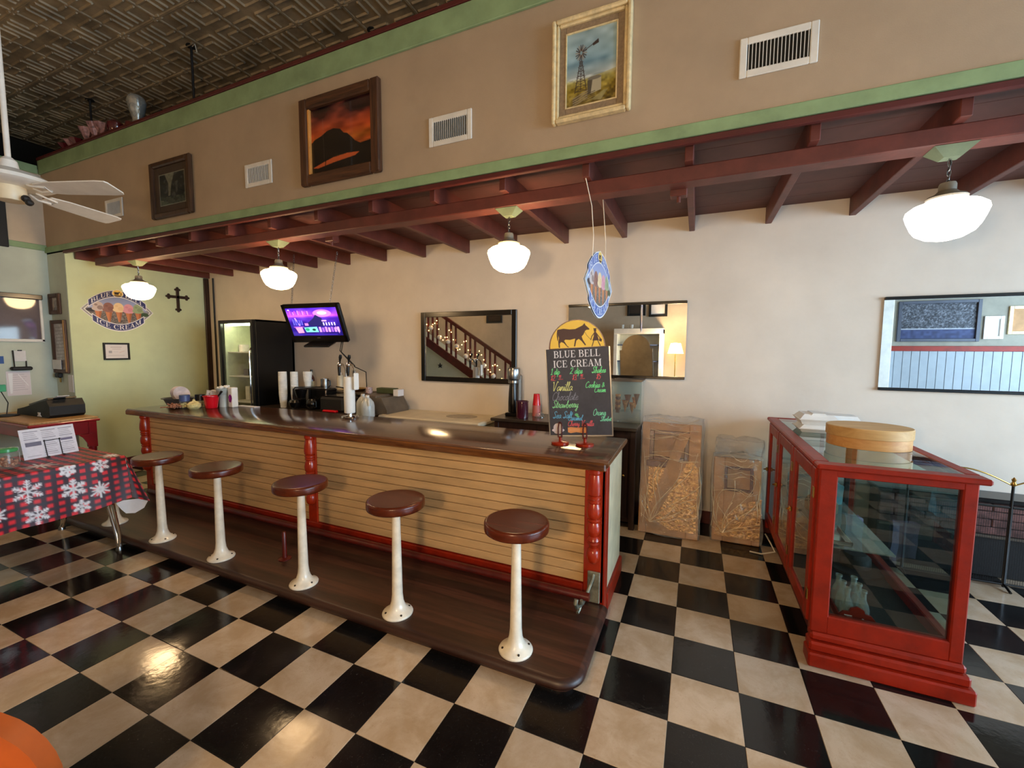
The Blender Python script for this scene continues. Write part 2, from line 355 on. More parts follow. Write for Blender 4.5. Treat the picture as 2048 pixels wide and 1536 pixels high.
# ------------------------------------------------------------------ raster painting into colour-attribute grids (flat prints only)
class Cv:
    SS = 3
    def __init__(s, w, h, bgc=(255, 255, 255)):
        s.w, s.h = w, h; s.a = np.empty((h*s.SS, w*s.SS, 3)); s.a[:] = bgc
    def _grid(s, x0, y0, x1, y1):
        k = s.SS; X0 = max(0, int(x0*k)-1); X1 = min(s.w*k, int(x1*k)+2); Y0 = max(0, int(y0*k)-1); Y1 = min(s.h*k, int(y1*k)+2)
        if X1 <= X0 or Y1 <= Y0: return None
        xs = (np.arange(X0, X1)+.5)/k; ys = (np.arange(Y0, Y1)+.5)/k; return (slice(Y0, Y1), slice(X0, X1)), *np.meshgrid(xs, ys)
    def _put(s, sl, mk, c, al=1.0):
        sub = s.a[sl]; sub[mk] = sub[mk]*(1-al)+np.asarray(c, float)*al
    def poly(s, pts, c, al=1.0):
        P = np.array(pts, float); g = s._grid(P[:, 0].min(), P[:, 1].min(), P[:, 0].max(), P[:, 1].max())
        if g is None: return
        sl, X, Y = g; mk = np.zeros(X.shape, bool); j = len(P)-1
        for i in range(len(P)):
            xi, yi = P[i]; xj, yj = P[j]
            if yi != yj: mk ^= ((yi > Y) != (yj > Y)) & (X < (xj-xi)*(Y-yi)/(yj-yi)+xi)
            j = i
        s._put(sl, mk, c, al)
    def line(s, pts, wd, c, al=1.0):
        for (x0, y0), (x1, y1) in zip(pts[:-1], pts[1:]):
            h = wd/2; g = s._grid(min(x0, x1)-h, min(y0, y1)-h, max(x0, x1)+h, max(y0, y1)+h)
            if g is None: continue
            sl, X, Y = g; dx, dy = x1-x0, y1-y0; L = dx*dx+dy*dy+1e-9; t = np.clip(((X-x0)*dx+(Y-y0)*dy)/L, 0, 1)
            s._put(sl, (X-x0-t*dx)**2+(Y-y0-t*dy)**2 <= h*h, c, al)
    def ell(s, cx, cy, rx, ry, c, al=1.0):
        g = s._grid(cx-rx, cy-ry, cx+rx, cy+ry)
        if g is None: return
        sl, X, Y = g; s._put(sl, ((X-cx)/rx)**2+((Y-cy)/ry)**2 <= 1, c, al)
    def rect(s, x0, y0, x1, y1, c, al=1.0): s.poly([(x0, y0), (x1, y0), (x1, y1), (x0, y1)], c, al)
    def vgrad(s, stops, y0=0, y1=None):
        y1 = y1 or s.h; k = s.SS; ys = np.arange(int(y0*k), int(y1*k)); t = (ys-ys[0])/max(1, len(ys)-1); st = np.array([a for a, _ in stops]); cc = np.array([b for _, b in stops], float)
        s.a[ys[0]:ys[-1]+1] = np.stack([np.interp(t, st, cc[:, i]) for i in range(3)], 1)[:, None, :]
    def noise(s, cell, amp, y0=0, y1=None, sx=1.0, tint=(1, 1, 1)):
        y1 = y1 or s.h; k = s.SS; Y0, Y1 = int(y0*k), int(y1*k); hh, ww = Y1-Y0, s.w*k
        gy, gx = int(hh/(cell*k))+3, int(ww/(cell*k*sx))+3; gr = rng.random((gy, gx))-.5
        yy = np.arange(hh)/(cell*k); xx = np.arange(ww)/(cell*k*sx); iy, ix = yy.astype(int), xx.astype(int); fy, fx = yy-iy, xx-ix; fy = fy*fy*(3-2*fy); fx = fx*fx*(3-2*fx)
        v = (gr[iy][:, ix]*(1-fx)+gr[iy][:, ix+1]*fx)*(1-fy)[:, None]+(gr[iy+1][:, ix]*(1-fx)+gr[iy+1][:, ix+1]*fx)*fy[:, None]
        s.a[Y0:Y1] += v[:, :, None]*amp*np.asarray(tint)
    def out(s):
        k = s.SS; return np.clip(s.a.reshape(s.h, k, s.w, k, 3).mean((1, 3)), 0, 255)
def picture(name, cv, fn, m, parent=None, mask=None):
    img = cv.out() if isinstance(cv, Cv) else cv; h, w, _ = img.shape
    off = root_loc(parent) if parent is not None else Vector((0, 0, 0))
    vs = [tuple(Vector(fn((i+.5)/w if 0 < i < w-1 else (0 if i == 0 else 1), (j+.5)/h if 0 < j < h-1 else (0 if j == 0 else 1)))-off) for j in range(h) for i in range(w)]
    fs = [(j*w+i, (j+1)*w+i, (j+1)*w+i+1, j*w+i+1) for j in range(h-1) for i in range(w-1) if mask is None or mask((i+.5)/w, (j+.5)/h)]
    me = bpy.data.meshes.new(name); me.from_pydata(vs, [], fs)
    at = me.color_attributes.new('Col', 'FLOAT_COLOR', 'POINT'); c = np.ones((h*w, 4), np.float32); c[:, :3] = lin(img.reshape(-1, 3)); at.data.foreach_set('color', c.ravel())
    me.materials.append(m); me.polygons.foreach_set('use_smooth', [True]*len(me.polygons))
    o = bpy.data.objects.new(name, me); COL.objects.link(o); o.parent = parent; return o

# serif capitals as unions of polygons, cap height 1
def _arc(cx, cy, rx, ry, a0, a1, th, tv, n=14):
    o = [(cx+rx*math.cos(R(a0+(a1-a0)*i/n)), cy+ry*math.sin(R(a0+(a1-a0)*i/n))) for i in range(n+1)]
    q = [(cx+(rx-tv)*math.cos(R(a0+(a1-a0)*i/n)), cy+(ry-th)*math.sin(R(a0+(a1-a0)*i/n))) for i in range(n, -1, -1)]
    return o+q
def _r(x0, x1, y0, y1): return [(x0, y0), (x1, y0), (x1, y1), (x0, y1)]
def _q(x0, x1, w0, xa, xb=None): return [(x0, 0), (x0+w0, 0), (x1+w0, 1), (x1, 1)]
SER = {
 'I': (.42, [_r(.13, .29, 0, 1), _r(.03, .39, 0, .06), _r(.03, .39, .94, 1)]),
 'L': (.72, [_r(.10, .26, 0, 1), _r(.02, .36, .94, 1), _r(.02, .66, 0, .06), [(.60, 0), (.67, 0), (.70, .28), (.65, .28)]]),
 'E': (.74, [_r(.10, .26, 0, 1), _r(.02, .68, 0, .06), _r(.02, .66, .94, 1), _r(.2, .52, .49, .55), _r(.49, .53, .38, .66), [(.62, 0), (.69, 0), (.72, .26), (.67, .26)], [(.60, 1), (.66, 1), (.68, .76), (.63, .76)]]),
 'B': (.80, [_r(.10, .26, 0, 1), _r(.02, .42, 0, .06), _r(.02, .40, .94, 1), _r(.2, .42, .5, .56), _arc(.38, .755, .32, .245, -90, 90, .06, .15), _arc(.40, .28, .37, .28, -90, 90, .06, .16)]),
 'U': (.86, [[(.10, .3), (.26, .3), (.26, 1), (.10, 1)], [(.66, .3), (.72, .3), (.72, 1), (.66, 1)], _r(.0, .36, .94, 1), _r(.54, .84, .94, 1), _arc(.41, .33, .31, .34, 180, 360, .09, .12)]),
 'C': (.84, [_arc(.45, .5, .42, .52, 48, 312, .07, .16), [(.69, .62), (.74, .62), (.76, 1), (.71, 1)], [(.70, .0), (.75, 0), (.77, .30), (.73, .30)]]),
 'R': (.84, [_r(.10, .26, 0, 1), _r(.02, .38, 0, .06), _r(.02, .40, .94, 1), _r(.2, .42, .47, .53), _arc(.38, .735, .33, .265, -90, 90, .06, .15), [(.36, .50), (.52, .50), (.80, .0), (.62, 0)], _r(.60, .86, 0, .06)]),
 'A': (.86, [[(.60, 0), (.78, 0), (.48, 1), (.38, 1)], [(.10, 0), (.16, 0), (.46, 1), (.38, 1)], _r(.22, .62, .30, .36), _r(.0, .28, 0, .06), _r(.50, .88, 0, .06)]),
 'M': (1.04, [_r(.12, .18, 0, 1), _r(.78, .94, 0, 1), [(.10, 1), (.26, 1), (.55, .1), (.48, .0)], [(.78, 1), (.84, 1), (.54, 0), (.48, 0)], _r(.02, .28, 0, .06), _r(.68, 1.04, 0, .06), _r(.02, .24, .94, 1), _r(.80, 1.04, .94, 1)]),
 ' ': (.34, []), '.': (.2, [_r(.05, .14, 0, .1)]) }
def serif(cv, text, warp, c):
    x = 0.0
    for ch in text:
        adv, ps = SER[ch]
        for p in ps: cv.poly([warp(x+a, b) for a, b in p], c)
        x += adv+.06
def serif_w(text): return sum(SER[c][0]+.06 for c in text)-.06
# single stroke handwriting, x-height .5
H = {
 '1': (.3, [[(.05, .8), (.18, 1), (.18, 0)], [(.02, 0), (.32, 0)]]), '2': (.5, [[(.02, .8), (.12, .98), (.32, .98), (.40, .8), (.3, .5), (.02, .02), (.2, .1), (.46, 0)]]),
 '3': (.45, [[(.02, .9), (.2, 1), (.36, .85), (.3, .6), (.14, .52), (.34, .42), (.4, .2), (.22, 0), (.02, .1)]]), '5': (.45, [[(.4, 1), (.1, 1), (.06, .6), (.28, .62), (.4, .35), (.26, .02), (.02, .08)]]),
 '9': (.4, [[(.34, .85), (.2, 1), (.04, .8), (.12, .58), (.32, .7), (.34, .9), (.3, 0)]]), '$': (.4, [[(.34, .8), (.2, .9), (.05, .75), (.3, .4), (.2, .15), (.03, .25)], [(.2, 1.05), (.18, 0)]]), '.': (.16, [[(.06, 0), (.08, .04)]]), '&': (.5, [[(.48, .1), (.1, .6), (.2, .8), (.3, .6), (.04, .25), (.16, .02), (.44, .4)]]),
 'a': (.44, [[(.36, .42), (.2, .5), (.04, .25), (.14, .0), (.34, .3), (.36, .45), (.36, .1), (.46, .05)]]), 'b': (.4, [[(0, .1), (.16, .9), (.08, .95), (.06, .1), (.2, 0), (.32, .25), (.22, .42), (.42, .38)]]),
 'c': (.36, [[(.32, .4), (.18, .5), (.03, .25), (.14, .02), (.38, .12)]]), 'd': (.46, [[(.34, .42), (.18, .5), (.04, .25), (.14, 0), (.34, .3), (.40, 1), (.36, .1), (.48, .05)]]), 'e': (.36, [[(.02, .2), (.3, .35), (.2, .5), (.04, .3), (.12, .02), (.38, .14)]]),
 'g': (.42, [[(.34, .42), (.18, .5), (.04, .25), (.14, .05), (.34, .35), (.3, -.35), (.12, -.4), (.1, -.2), (.44, .1)]]), 'h': (.44, [[(0, .1), (.18, .9), (.10, .98), (.06, 0), (.1, .35), (.26, .5), (.32, .3), (.32, .04), (.44, .08)]]), 'i': (.22, [[(.0, .1), (.1, .48), (.1, .05), (.24, .08)], [(.13, .68), (.15, .72)]]),
 'k': (.42, [[(0, .1), (.18, .9), (.10, .98), (.06, 0), (.1, .3), (.3, .5), (.2, .28), (.1, .26), (.32, .02), (.42, .08)]]), 'l': (.24, [[(.0, .1), (.2, .85), (.12, 1), (.07, .15), (.14, .0), (.26, .1)]]), 'm': (.6, [[(0, .1), (.08, .48), (.08, .02), (.2, .48), (.28, .4), (.28, .02), (.4, .48), (.48, .4), (.48, .04), (.6, .08)]]),
 'n': (.44, [[(0, .1), (.08, .48), (.08, .02), (.24, .48), (.34, .38), (.34, .04), (.44, .08)]]), 'o': (.4, [[(.2, .5), (.04, .25), (.16, .0), (.34, .25), (.2, .5), (.42, .42)]]), 'p': (.42, [[(0, .1), (.1, .5), (.04, -.4), (.1, .35), (.26, .5), (.36, .25), (.2, 0), (.1, .08)], ]),
 'r': (.32, [[(0, .1), (.1, .55), (.22, .45), (.18, .1), (.34, .08)]]), 's': (.32, [[(0, .1), (.18, .52), (.26, .2), (.14, 0), (.02, .06), (.34, .1)]]), 't': (.3, [[(.0, .1), (.16, .9), (.1, .1), (.3, .08)], [(-.02, .6), (.28, .62)]]), 'u': (.44, [[(.0, .1), (.08, .48), (.08, .08), (.22, .02), (.34, .48), (.34, .06), (.44, .08)]]),
 'w': (.54, [[(.02, .48), (.08, .04), (.24, .4), (.3, .02), (.46, .45), (.56, .4)]]), 'y': (.44, [[(.0, .1), (.06, .48), (.1, .1), (.28, .2), (.34, .48), (.26, -.4), (.08, -.3), (.44, .1)]]),
 'V': (.6, [[(.0, .95), (.08, 1), (.24, .0), (.5, 1.05), (.62, 1)]]), 'C': (.6, [[(.54, .85), (.4, 1.05), (.1, .75), (.04, .3), (.22, 0), (.56, .15)]]), 'S': (.55, [[(.5, .85), (.36, 1.05), (.12, .85), (.38, .4), (.2, .0), (.0, .15), (.5, .08)]]), 'O': (.62, [[(.3, 1.02), (.06, .7), (.1, .1), (.38, .0), (.56, .5), (.4, 1.0), (.2, .9)]]),
 'K': (.5, [[(.08, 1), (.04, 0)], [(.46, 1), (.08, .45), (.48, 0)]]), ' ': (.34, []), 'q': (.4, []) }
def smooth_pts(P, n=5):
    P = [np.array(p, float) for p in P]
    if len(P) < 3: return P
    out = []
    for i in range(len(P)-1):
        a, b, c, d = P[max(i-1, 0)], P[i], P[i+1], P[min(i+2, len(P)-1)]
        for t in np.linspace(0, 1, n, endpoint=False): out.append(.5*((2*b)+(-a+c)*t+(2*a-5*b+4*c-d)*t*t+(-a+3*b-3*c+d)*t**3))
    return out+[P[-1]]
def hand(cv, text, x, y, size, c, wd=2.2, slant=.25, asp=.9, rise=0.0):
    for ch in text:
        adv, st = H.get(ch, (.4, []))
        for s_ in st: cv.line([(x+(p[0]*asp+p[1]*slant)*size, y-p[1]*size+rise*0) for p in smooth_pts(s_)], wd, c)
        x += adv*size*asp*1.02
    return x

# ------------------------------------------------------------------ the room
YB, YS, XC, XA, XR, YF, ZC = .62, -1.05, -6.85, -7.30, 6.50, -5.0, 4.95   # back wall, soffit face, alcove side wall, left wall, storefront, opposite wall, tin ceiling
T = .305
fl = struct('floor', B().box(-9.9, XR+.2, YF-.2, YB+.2, -.12, -.004), 'joint')
def tile_mesh(nm, m):
    b = B().box(.0008, T-.0008, .0008, T-.0008, -.006, 0, .0012); me = bpy.data.meshes.new(nm); me.from_pydata(b.v, [], b.f); me.materials.append(M[m]); return me
tm = {1: tile_mesh('tile_black', 'blk_tile'), 0: tile_mesh('tile_tan', 'tan_tile')}
cand = []; rest = {0: B(), 1: B()}
for i in range(-24, 22):
    for r in range(-2, 17):
        x, y = i*T, -(r+1)*T
        if x < XA-.3 or x > XR or y+T > YB+.3 or y < YF: continue
        q = [px((x+a*T, y+b*T, 0)) for a, b in ((0, 0), (1, 0), (1, 1), (0, 1))]; A = 0
        if all(q) and any(-20 < a[0] < 2068 and -20 < a[1] < 1556 for a in q):
            A = abs(sum(q[k][0]*q[(k+1) % 4][1]-q[(k+1) % 4][0]*q[k][1] for k in range(4)))/2
            if -4.9 < x < -.35 and -1.6 < y < -.3: A *= .01
        cand.append((A, i, r, x, y))
cand.sort(key=lambda t: -t[0])
for n, (A, i, r, x, y) in enumerate(cand):
    k = (i+r) % 2
    if n < 296 and A > 60:
        o = bpy.data.objects.new('tile', tm[k]); COL.objects.link(o); o.parent = fl; o.location = (x, y, rng.uniform(-.0004, .0004)); o.rotation_euler = (rng.normal(0, .0009), rng.normal(0, .0009), 0)
    else: rest[k].box(x+.0008, x+T-.0008, y+.0008, y+T-.0008, -.006, 0, .0012)
for k in (0, 1):
    o = obj('far_tiles', rest[k], ['tan_tile', 'blk_tile'][k], fl, smooth=0); o['kind'] = 'stuff'

struct('wall_back', B().box(XC-.02, XR, YB, YB+.15, 0, 3.95), 'plaster')
struct('wall_left', B().box(XA-.15, XA, YF, YS, 2.93, 3.86).box(XA-.15, XA, YF, YS, 0, 2.86, m=1), ['beige', 'teal'])
struct('wall_pier', B().box(XA-.15, XC-.008, YS, YS+.10, 0, 2.9), 'teal')
struct('wall_alcove', B().box(XC-.12, XC-.007, YS+.11, YB+.1, 0, 3.0).box(XC-.0075, XC, YS+.002, YB+.1, 0, 2.9), 'palegreen')
struct('wall_right', B().box(XR, XR+.15, YF, YB, 0, .5).box(XR, XR+.15, YF, YB, 3.3, ZC).box(XR, XR+.15, YF, YF+.35, .5, 3.3).box(XR, XR+.15, YB-.45, YB, .5, 3.3), 'beige')
struct('wall_front', B().box(-9.9, XR+.15, YF-.15, YF, 0, ZC), 'beige')
struct('wall_upper', B().box(XA, XR, YS, YS+.02, 2.82, 2.9).box(XA, XR, YS, YS+.08, 2.9, 3.98), 'soffit')
struct('wall_far', B().box(-9.9, -9.75, YF, YB+.2, 3.0, ZC).box(-9.9, XR, YB+.12, YB+.25, 3.9, ZC).box(-9.9, XA-.15, YF, YB, 2.9, 3.0), 'dark')
struct('trim_1', B().box(XA, XR, YS-.022, YS, 3.80, 3.965, .004), 'green')
struct('trim_2', B().box(XA, XR, YS-.020, YS, 2.835, 2.905, .004), 'green')
struct('trim_3', B().box(XA, XR, YS-.03, YS+.10, 3.966, 4.0, .004), 'redtrim')
struct('trim_4', B().box(-6.86, XR, YS-.012, YS+.02, 2.80, 2.833, .004), 'redtrim')
struct('trim_5', B().box(XA, XA+.02, YF, YS-.001, 2.86, 2.93, .004), 'green')
struct('trim_6', B().box(XA-.02, XA+.02, YF, YS-.03, 3.80, 3.9, .004), 'green')
struct('trim_7', B().box(XC, XC+.03, YB-.075, YB-.001, 0, 2.74, .006), 'darkwood')
struct('baseboard_back', B().box(XC, XR, YB-.02, YB, 0, .12, .004), 'redtrim')
struct('baseboard_alcove', B().box(XC, XC+.018, YS+.12, YB-.08, 0, .12, .004), 'redtrim')
# alcove ceiling with joists and beam
ca = struct('ceiling_alcove', B().box(XC-.1, XR, YS+.08, YB+.1, 2.895, 2.93), 'redboard')
JX = [2.66, 2.07, 1.48, .89, .28, -.33, -.92, -1.50, -2.09, -2.69, -3.28, -3.88, -4.47, -5.06, -5.65, -6.24, -6.82, 3.25, 3.84]
for x in JX: obj('joist', B().box(x-.024, x+.024, YS+.085, YB+.04, 2.745, 2.893, .004), 'redwood', ca)
for k in range(6): obj('ceiling_board', B().box(XC, 4.2, YS+.02+k*.285, YS+.02+k*.285+.283, 2.885, 2.897, .002), 'redboard', ca)
obj('beam', B().box(-6.52, 4.6, -.90, -.775, 2.655, 2.744, .006), 'redwood', ca)
for bx in (-2.75, .22): obj('beam_block', B().box(bx-.05, bx+.05, -.775, -.70, 2.62, 2.70, .005).cyl((bx, -.74, 2.62), (bx, -.74, 2.585), .012, n=10), 'redwood', ca)
struct('ceiling_loft', B().box(XA-.15, XR, YS+.08, YB+.12, 3.9, 3.975), 'dark')

# pressed tin ceiling
ce = struct('ceiling', B().box(-9.9, XR+.15, YF-.15, YB+.25, ZC+.012, ZC+.12), 'dark')
P = .61
pb = B()
pb.box(.002, P-.002, .002, P-.002, -.004, .012, .002)
def ridge(x0, y0, x1, y1, w=.026, h=.016):
    if abs(x1-x0) > abs(y1-y0):
        a, b_ = sorted((x0, x1)); y = y0
        pb.add([(a, y-w/2, -.004), (b_, y-w/2, -.004), (b_, y+w/2, -.004), (a, y+w/2, -.004), (a+w*.3, y-w*.18, -.004-h), (b_-w*.3, y-w*.18, -.004-h), (b_-w*.3, y+w*.18, -.004-h), (a+w*.3, y+w*.18, -.004-h)], [(4, 5, 6, 7), (0, 1, 5, 4), (1, 2, 6, 5), (2, 3, 7, 6), (3, 0, 4, 7)])
    else:
        a, b_ = sorted((y0, y1)); x = x0
        pb.add([(x-w/2, a, -.004), (x+w/2, a, -.004), (x+w/2, b_, -.004), (x-w/2, b_, -.004), (x-w*.18, a+w*.3, -.004-h), (x+w*.18, a+w*.3, -.004-h), (x+w*.18, b_-w*.3, -.004-h), (x-w*.18, b_-w*.3, -.004-h)], [(4, 5, 6, 7), (0, 1, 5, 4), (1, 2, 6, 5), (2, 3, 7, 6), (3, 0, 4, 7)])
hP = P/2
for sx in (1, -1):
    for sy in (1, -1):
        for d0, L in ((.050, .235), (.130, .155)):
            x = hP+sx*d0; y = hP+sy*d0
            ridge(x, y, hP+sx*(d0+L*.95), y); ridge(x, y, x, hP+sy*(d0+L*.95))
        ridge(hP+sx*.24, hP+sy*.29, hP+sx*.29, hP+sy*.29)
for e in (.006, P-.006): ridge(0, e, P, e, .018, .010); ridge(e, 0, e, P, .018, .010)
pm = bpy.data.meshes.new('tin_panel'); pm.from_pydata(pb.v, [], pb.f); pm.materials.append(M['tin'])
bm = bmesh.new(); bm.from_mesh(pm); bmesh.ops.recalc_face_normals(bm, faces=bm.faces); bm.to_mesh(pm); bm.free()
X0c, Y0c = -3.21-hP, -.095-hP
rp = B(); npan = 0
for i in range(-11, 17):
    for j in range(-8, 2):
        x, y = X0c+i*P, Y0c+j*P
        if x < -9.75 or x+P > XR+.1 or y < YF-.1 or y+P > YB+.3: continue
        q = px((x+hP, y+hP, ZC))
        if q and -120 < q[0] < 1250 and -150 < q[1] < 380:
            o = bpy.data.objects.new('ceiling_panel', pm); COL.objects.link(o); o.parent = ce; o.location = (x, y, ZC); npan += 1
        else: rp.box(x+.002, x+P-.002, y+.002, y+P-.002, ZC-.004, ZC+.01)
o = obj('far_ceiling_panels', rp, 'tin', ce, smooth=0); o['kind'] = 'stuff'

# storefront windows (daylight enters here)
for k, (y0, y1) in enumerate([(YF+.37, -2.95), (-2.9, -1.05), (-1.0, YB-.47)]):
    fr = B()
    for a, b_ in ((y0, y0+.06), (y1-.06, y1)): fr.box(XR-.02, XR+.14, a, b_, .5, 3.3, .005)
    fr.box(XR-.02, XR+.14, y0, y1, .5, .58, .005).box(XR-.02, XR+.14, y0, y1, 3.22, 3.3, .005)
    w = struct('window_%d' % (k+1), fr, 'white'); obj('pane', B().box(XR+.06, XR+.066, y0+.05, y1-.05, .57, 3.23), 'pane', w)
struct('ground', B().box(XR+.3, 30, -20, 20, -.2, -.1), 'concrete')

# opposite wall, seen only in the mirrors
struct('trim_8', B().box(2.6, XR, YF, YF+.03, 1.66, 1.75, .004), 'red')
struct('trim_dimmed', B().box(2.6, XR, YF, YF+.004, 1.75, 3.9), 'dimmed_wall')  # darker sheet added over the beige wall to tone down its daylight
wc = struct('trim_9', B().box(2.6, XR, YF, YF+.006, .1, 1.66), 'wainscot')
for k in range(32): obj('board', B().box(2.6+k*.12+.003, 2.6+k*.12+.117, YF+.004, YF+.016, .1, 1.66, .003), 'wainscot', wc)
struct('trim_10', B().box(3.42, 3.60, YF, YF+.12, 0, 3.3, .01), 'white')
st = thing('staircase', 'cream enclosed staircase with maroon balustrade seen in the black framed mirror', 'staircase', (-4.6, YF+.5, 0))
sl = (1.572-2.512)/(-3.98+5.508)
zr = lambda x: 2.512+sl*(x+5.508)
stair = [(-7.1, 0), (-3.4, 0), (-3.4, zr(-3.4)-1.02), (-7.1, zr(-7.1)-1.02)]
obj('stair_wall', B().prism([(x, max(0, z)) for x, z in stair], (0, YF+.06, 0), (1, 0, 0), (0, 0, 1), -.9), 'teal', st)
obj('stringer', B().prism([(-7.1, zr(-7.1)-1.02), (-3.4, zr(-3.4)-1.02), (-3.4, zr(-3.4)-.80), (-7.1, zr(-7.1)-.80)], (0, YF+.96, 0), (1, 0, 0), (0, 0, 1), -.05), 'maroonwood', st)
for k in range(9): obj('star', B().prism([(-6.6+k*.55+(.07 if i % 2 == 0 else .03)*math.sin(i*math.pi/5), zr(-6.6+k*.55)-1.27+(.07 if i % 2 == 0 else .03)*math.cos(i*math.pi/5)) for i in range(10)], (0, YF+.98, 0), (1, 0, 0), (0, 0, 1), -.015), 'blackmatte', st) if k in (0, 1, 2, 3) else None
obj('handrail', B().prism([(-7.1, zr(-7.1)-.05), (-3.4, zr(-3.4)-.05), (-3.4, zr(-3.4)+.04), (-7.1, zr(-7.1)+.04)], (0, YF+.90, 0), (1, 0, 0), (0, 0, 1), -.07), 'maroonwood', st)
for k in range(26):
    x = -7.0+k*.135
    if k % 4 == 3: continue
    obj('baluster', B().box(x-.022, x+.022, YF+.85, YF+.89, zr(x)-.90, zr(x)-.04, .004), 'maroonwood', st)
sb = B()
for k in range(60):
    x = -7.0+k*.06; sb.sphere((x, YF+.94, zr(x)-.42+.16*math.sin(k*.9)+rng.uniform(-.05, .05)), .011, 8)
obj('string_light', sb, 'bulb', st)['kind'] = 'stuff'
for k in range(14):
    x = -6.8+k*.25; obj('ornament', B().sphere((x, YF+.93, zr(x)-.55+.05*math.sin(k*2.1)), .06, 12), 'white', st)
def wall_frame(x0, x1, z0, z1, lab, m='blackmatte', inner='dark', y=YF):
    t = thing('picture_frame', lab, 'picture', ((x0+x1)/2, y, z0), 0)
    b = B(); w = .05
    b.box(x0, x0+w, y+.002, y+.03, z0, z1, .004).box(x1-w, x1, y+.002, y+.03, z0, z1, .004).box(x0+w, x1-w, y+.002, y+.03, z0, z0+w, .004).box(x0+w, x1-w, y+.002, y+.03, z1-w, z1, .004)
    obj('frame', b, m, t); obj('print', B().box(x0+w, x1-w, y+.004, y+.012, z0+w, z1-w), inner, t); return t
wall_frame(-4.70, -4.25, 2.33, 2.56, 'dark landscape picture high beside the stairs reflected in a mirror', inner='matboard')
wall_frame(-1.12, -.72, 2.42, 2.72, 'black framed photograph left of another above the reflected cabinet', inner='matboard')
wall_frame(-.65, -.26, 2.39, 2.70, 'black framed print with pale centre reflected beside the lamp', inner='paper')
wall_frame(5.15, 5.65, 1.95, 2.42, 'small orange toned picture at far end of reflected white panelling', 'goldframe', 'cardboard')
wall_frame(4.85, 5.10, 1.87, 2.26, 'small pale photograph beside the large crowd poster', 'white', 'paper')
t = thing('crowd_poster', 'wide blue framed crowd photograph reflected above the red chair rail', 'poster', (4.25, YF, 1.83))
b = B(); x0, x1, z0, z1 = 3.69, 4.80, 1.83, 2.55
b.box(x0, x0+.05, YF+.002, YF+.04, z0, z1, .004).box(x1-.05, x1, YF+.002, YF+.04, z0, z1, .004).box(x0+.05, x1-.05, YF+.002, YF+.04, z0, z0+.05, .004).box(x0+.05, x1-.05, YF+.002, YF+.04, z1-.05, z1, .004)
obj('frame', b, mat('slate_frame', (66, 70, 86), .4), t)
cv = Cv(110, 64, (64, 66, 76)); cv.noise(1.2, 140, 0, 46); cv.noise(2.5, 60, 0, 46); cv.rect(0, 47, 110, 64, (34, 46, 92)); cv.noise(4, 40, 48, 63); cv.line([(1, 46), (109, 46)], 1, (220, 224, 230))
picture('print', cv, lambda u, v: (x1-.05-u*(x1-x0-.1), YF+.012, z1-.05-v*(z1-z0-.1)), print_mat('poster_print'), t)
t = thing('china_cabinet', 'white glazed cabinet with blue shelves reflected in the small mirror', 'cabinet', (-.82, YF+.25, 0))
b = B(); b.box(-1.33, -1.25, YF+.02, YF+.45, 0, 2.1, .005).box(-.38, -.30, YF+.02, YF+.45, 0, 2.1, .005).box(-1.33, -.30, YF+.02, YF+.46, 2.0, 2.12, .008).box(-1.25, -.38, YF+.02, YF+.04, .1, 2.0).box(-1.25, -.38, YF+.02, YF+.45, 0, .12)
obj('body', b, 'white', t)
for z in (.6, 1.05, 1.4, 1.75): obj('shelf', B().box(-1.25, -.38, YF+.05, YF+.42, z, z+.02), 'bluecap', t)
obj('door_pane', B().box(-1.25, -.38, YF+.445, YF+.45, .12, 2.0), 'pane', t)
t = thing('floor_lamp', 'lit floor lamp with amber shade reflected at the edge of the small mirror', 'lamp', (-.05, YF+.38, 0))
obj('base', B().lathe([(.14, 0), (.14, .02), (.03, .05), (.012, .08)], (-.05, YF+.38, 0)), 'brass', t)
obj('pole', B().cyl((-.05, YF+.38, .06), (-.05, YF+.38, 1.62), .012), 'brass', t)
obj('lamp_shade', B().lathe([(.16, 1.58), (.10, 1.80)], (-.05, YF+.38, 0), 24), 'lampshade', t)
l = bpy.data.lights.new('floor_lamp_light', 'POINT'); l.energy = LAMP_W; l.color = (1, .70, .40); l.shadow_soft_size = .10
o = bpy.data.objects.new('floor_lamp_light', l); o.location = (-.05, YF+.62, 1.70); COL.objects.link(o)
for x, z in ((-1.18, 2.12), (-.98, 2.12)): tag(obj('mug', B().lathe([(.035, 0), (.04, .09), (.034, .09), (.03, .01)], (x, YF+.25, z), 14), 'white'), 'small white mug on top of reflected cabinet, %s' % ('farther from the lamp' if x < -1.1 else 'nearer to the lamp'), 'mug', 'mugs on the reflected cabinet')

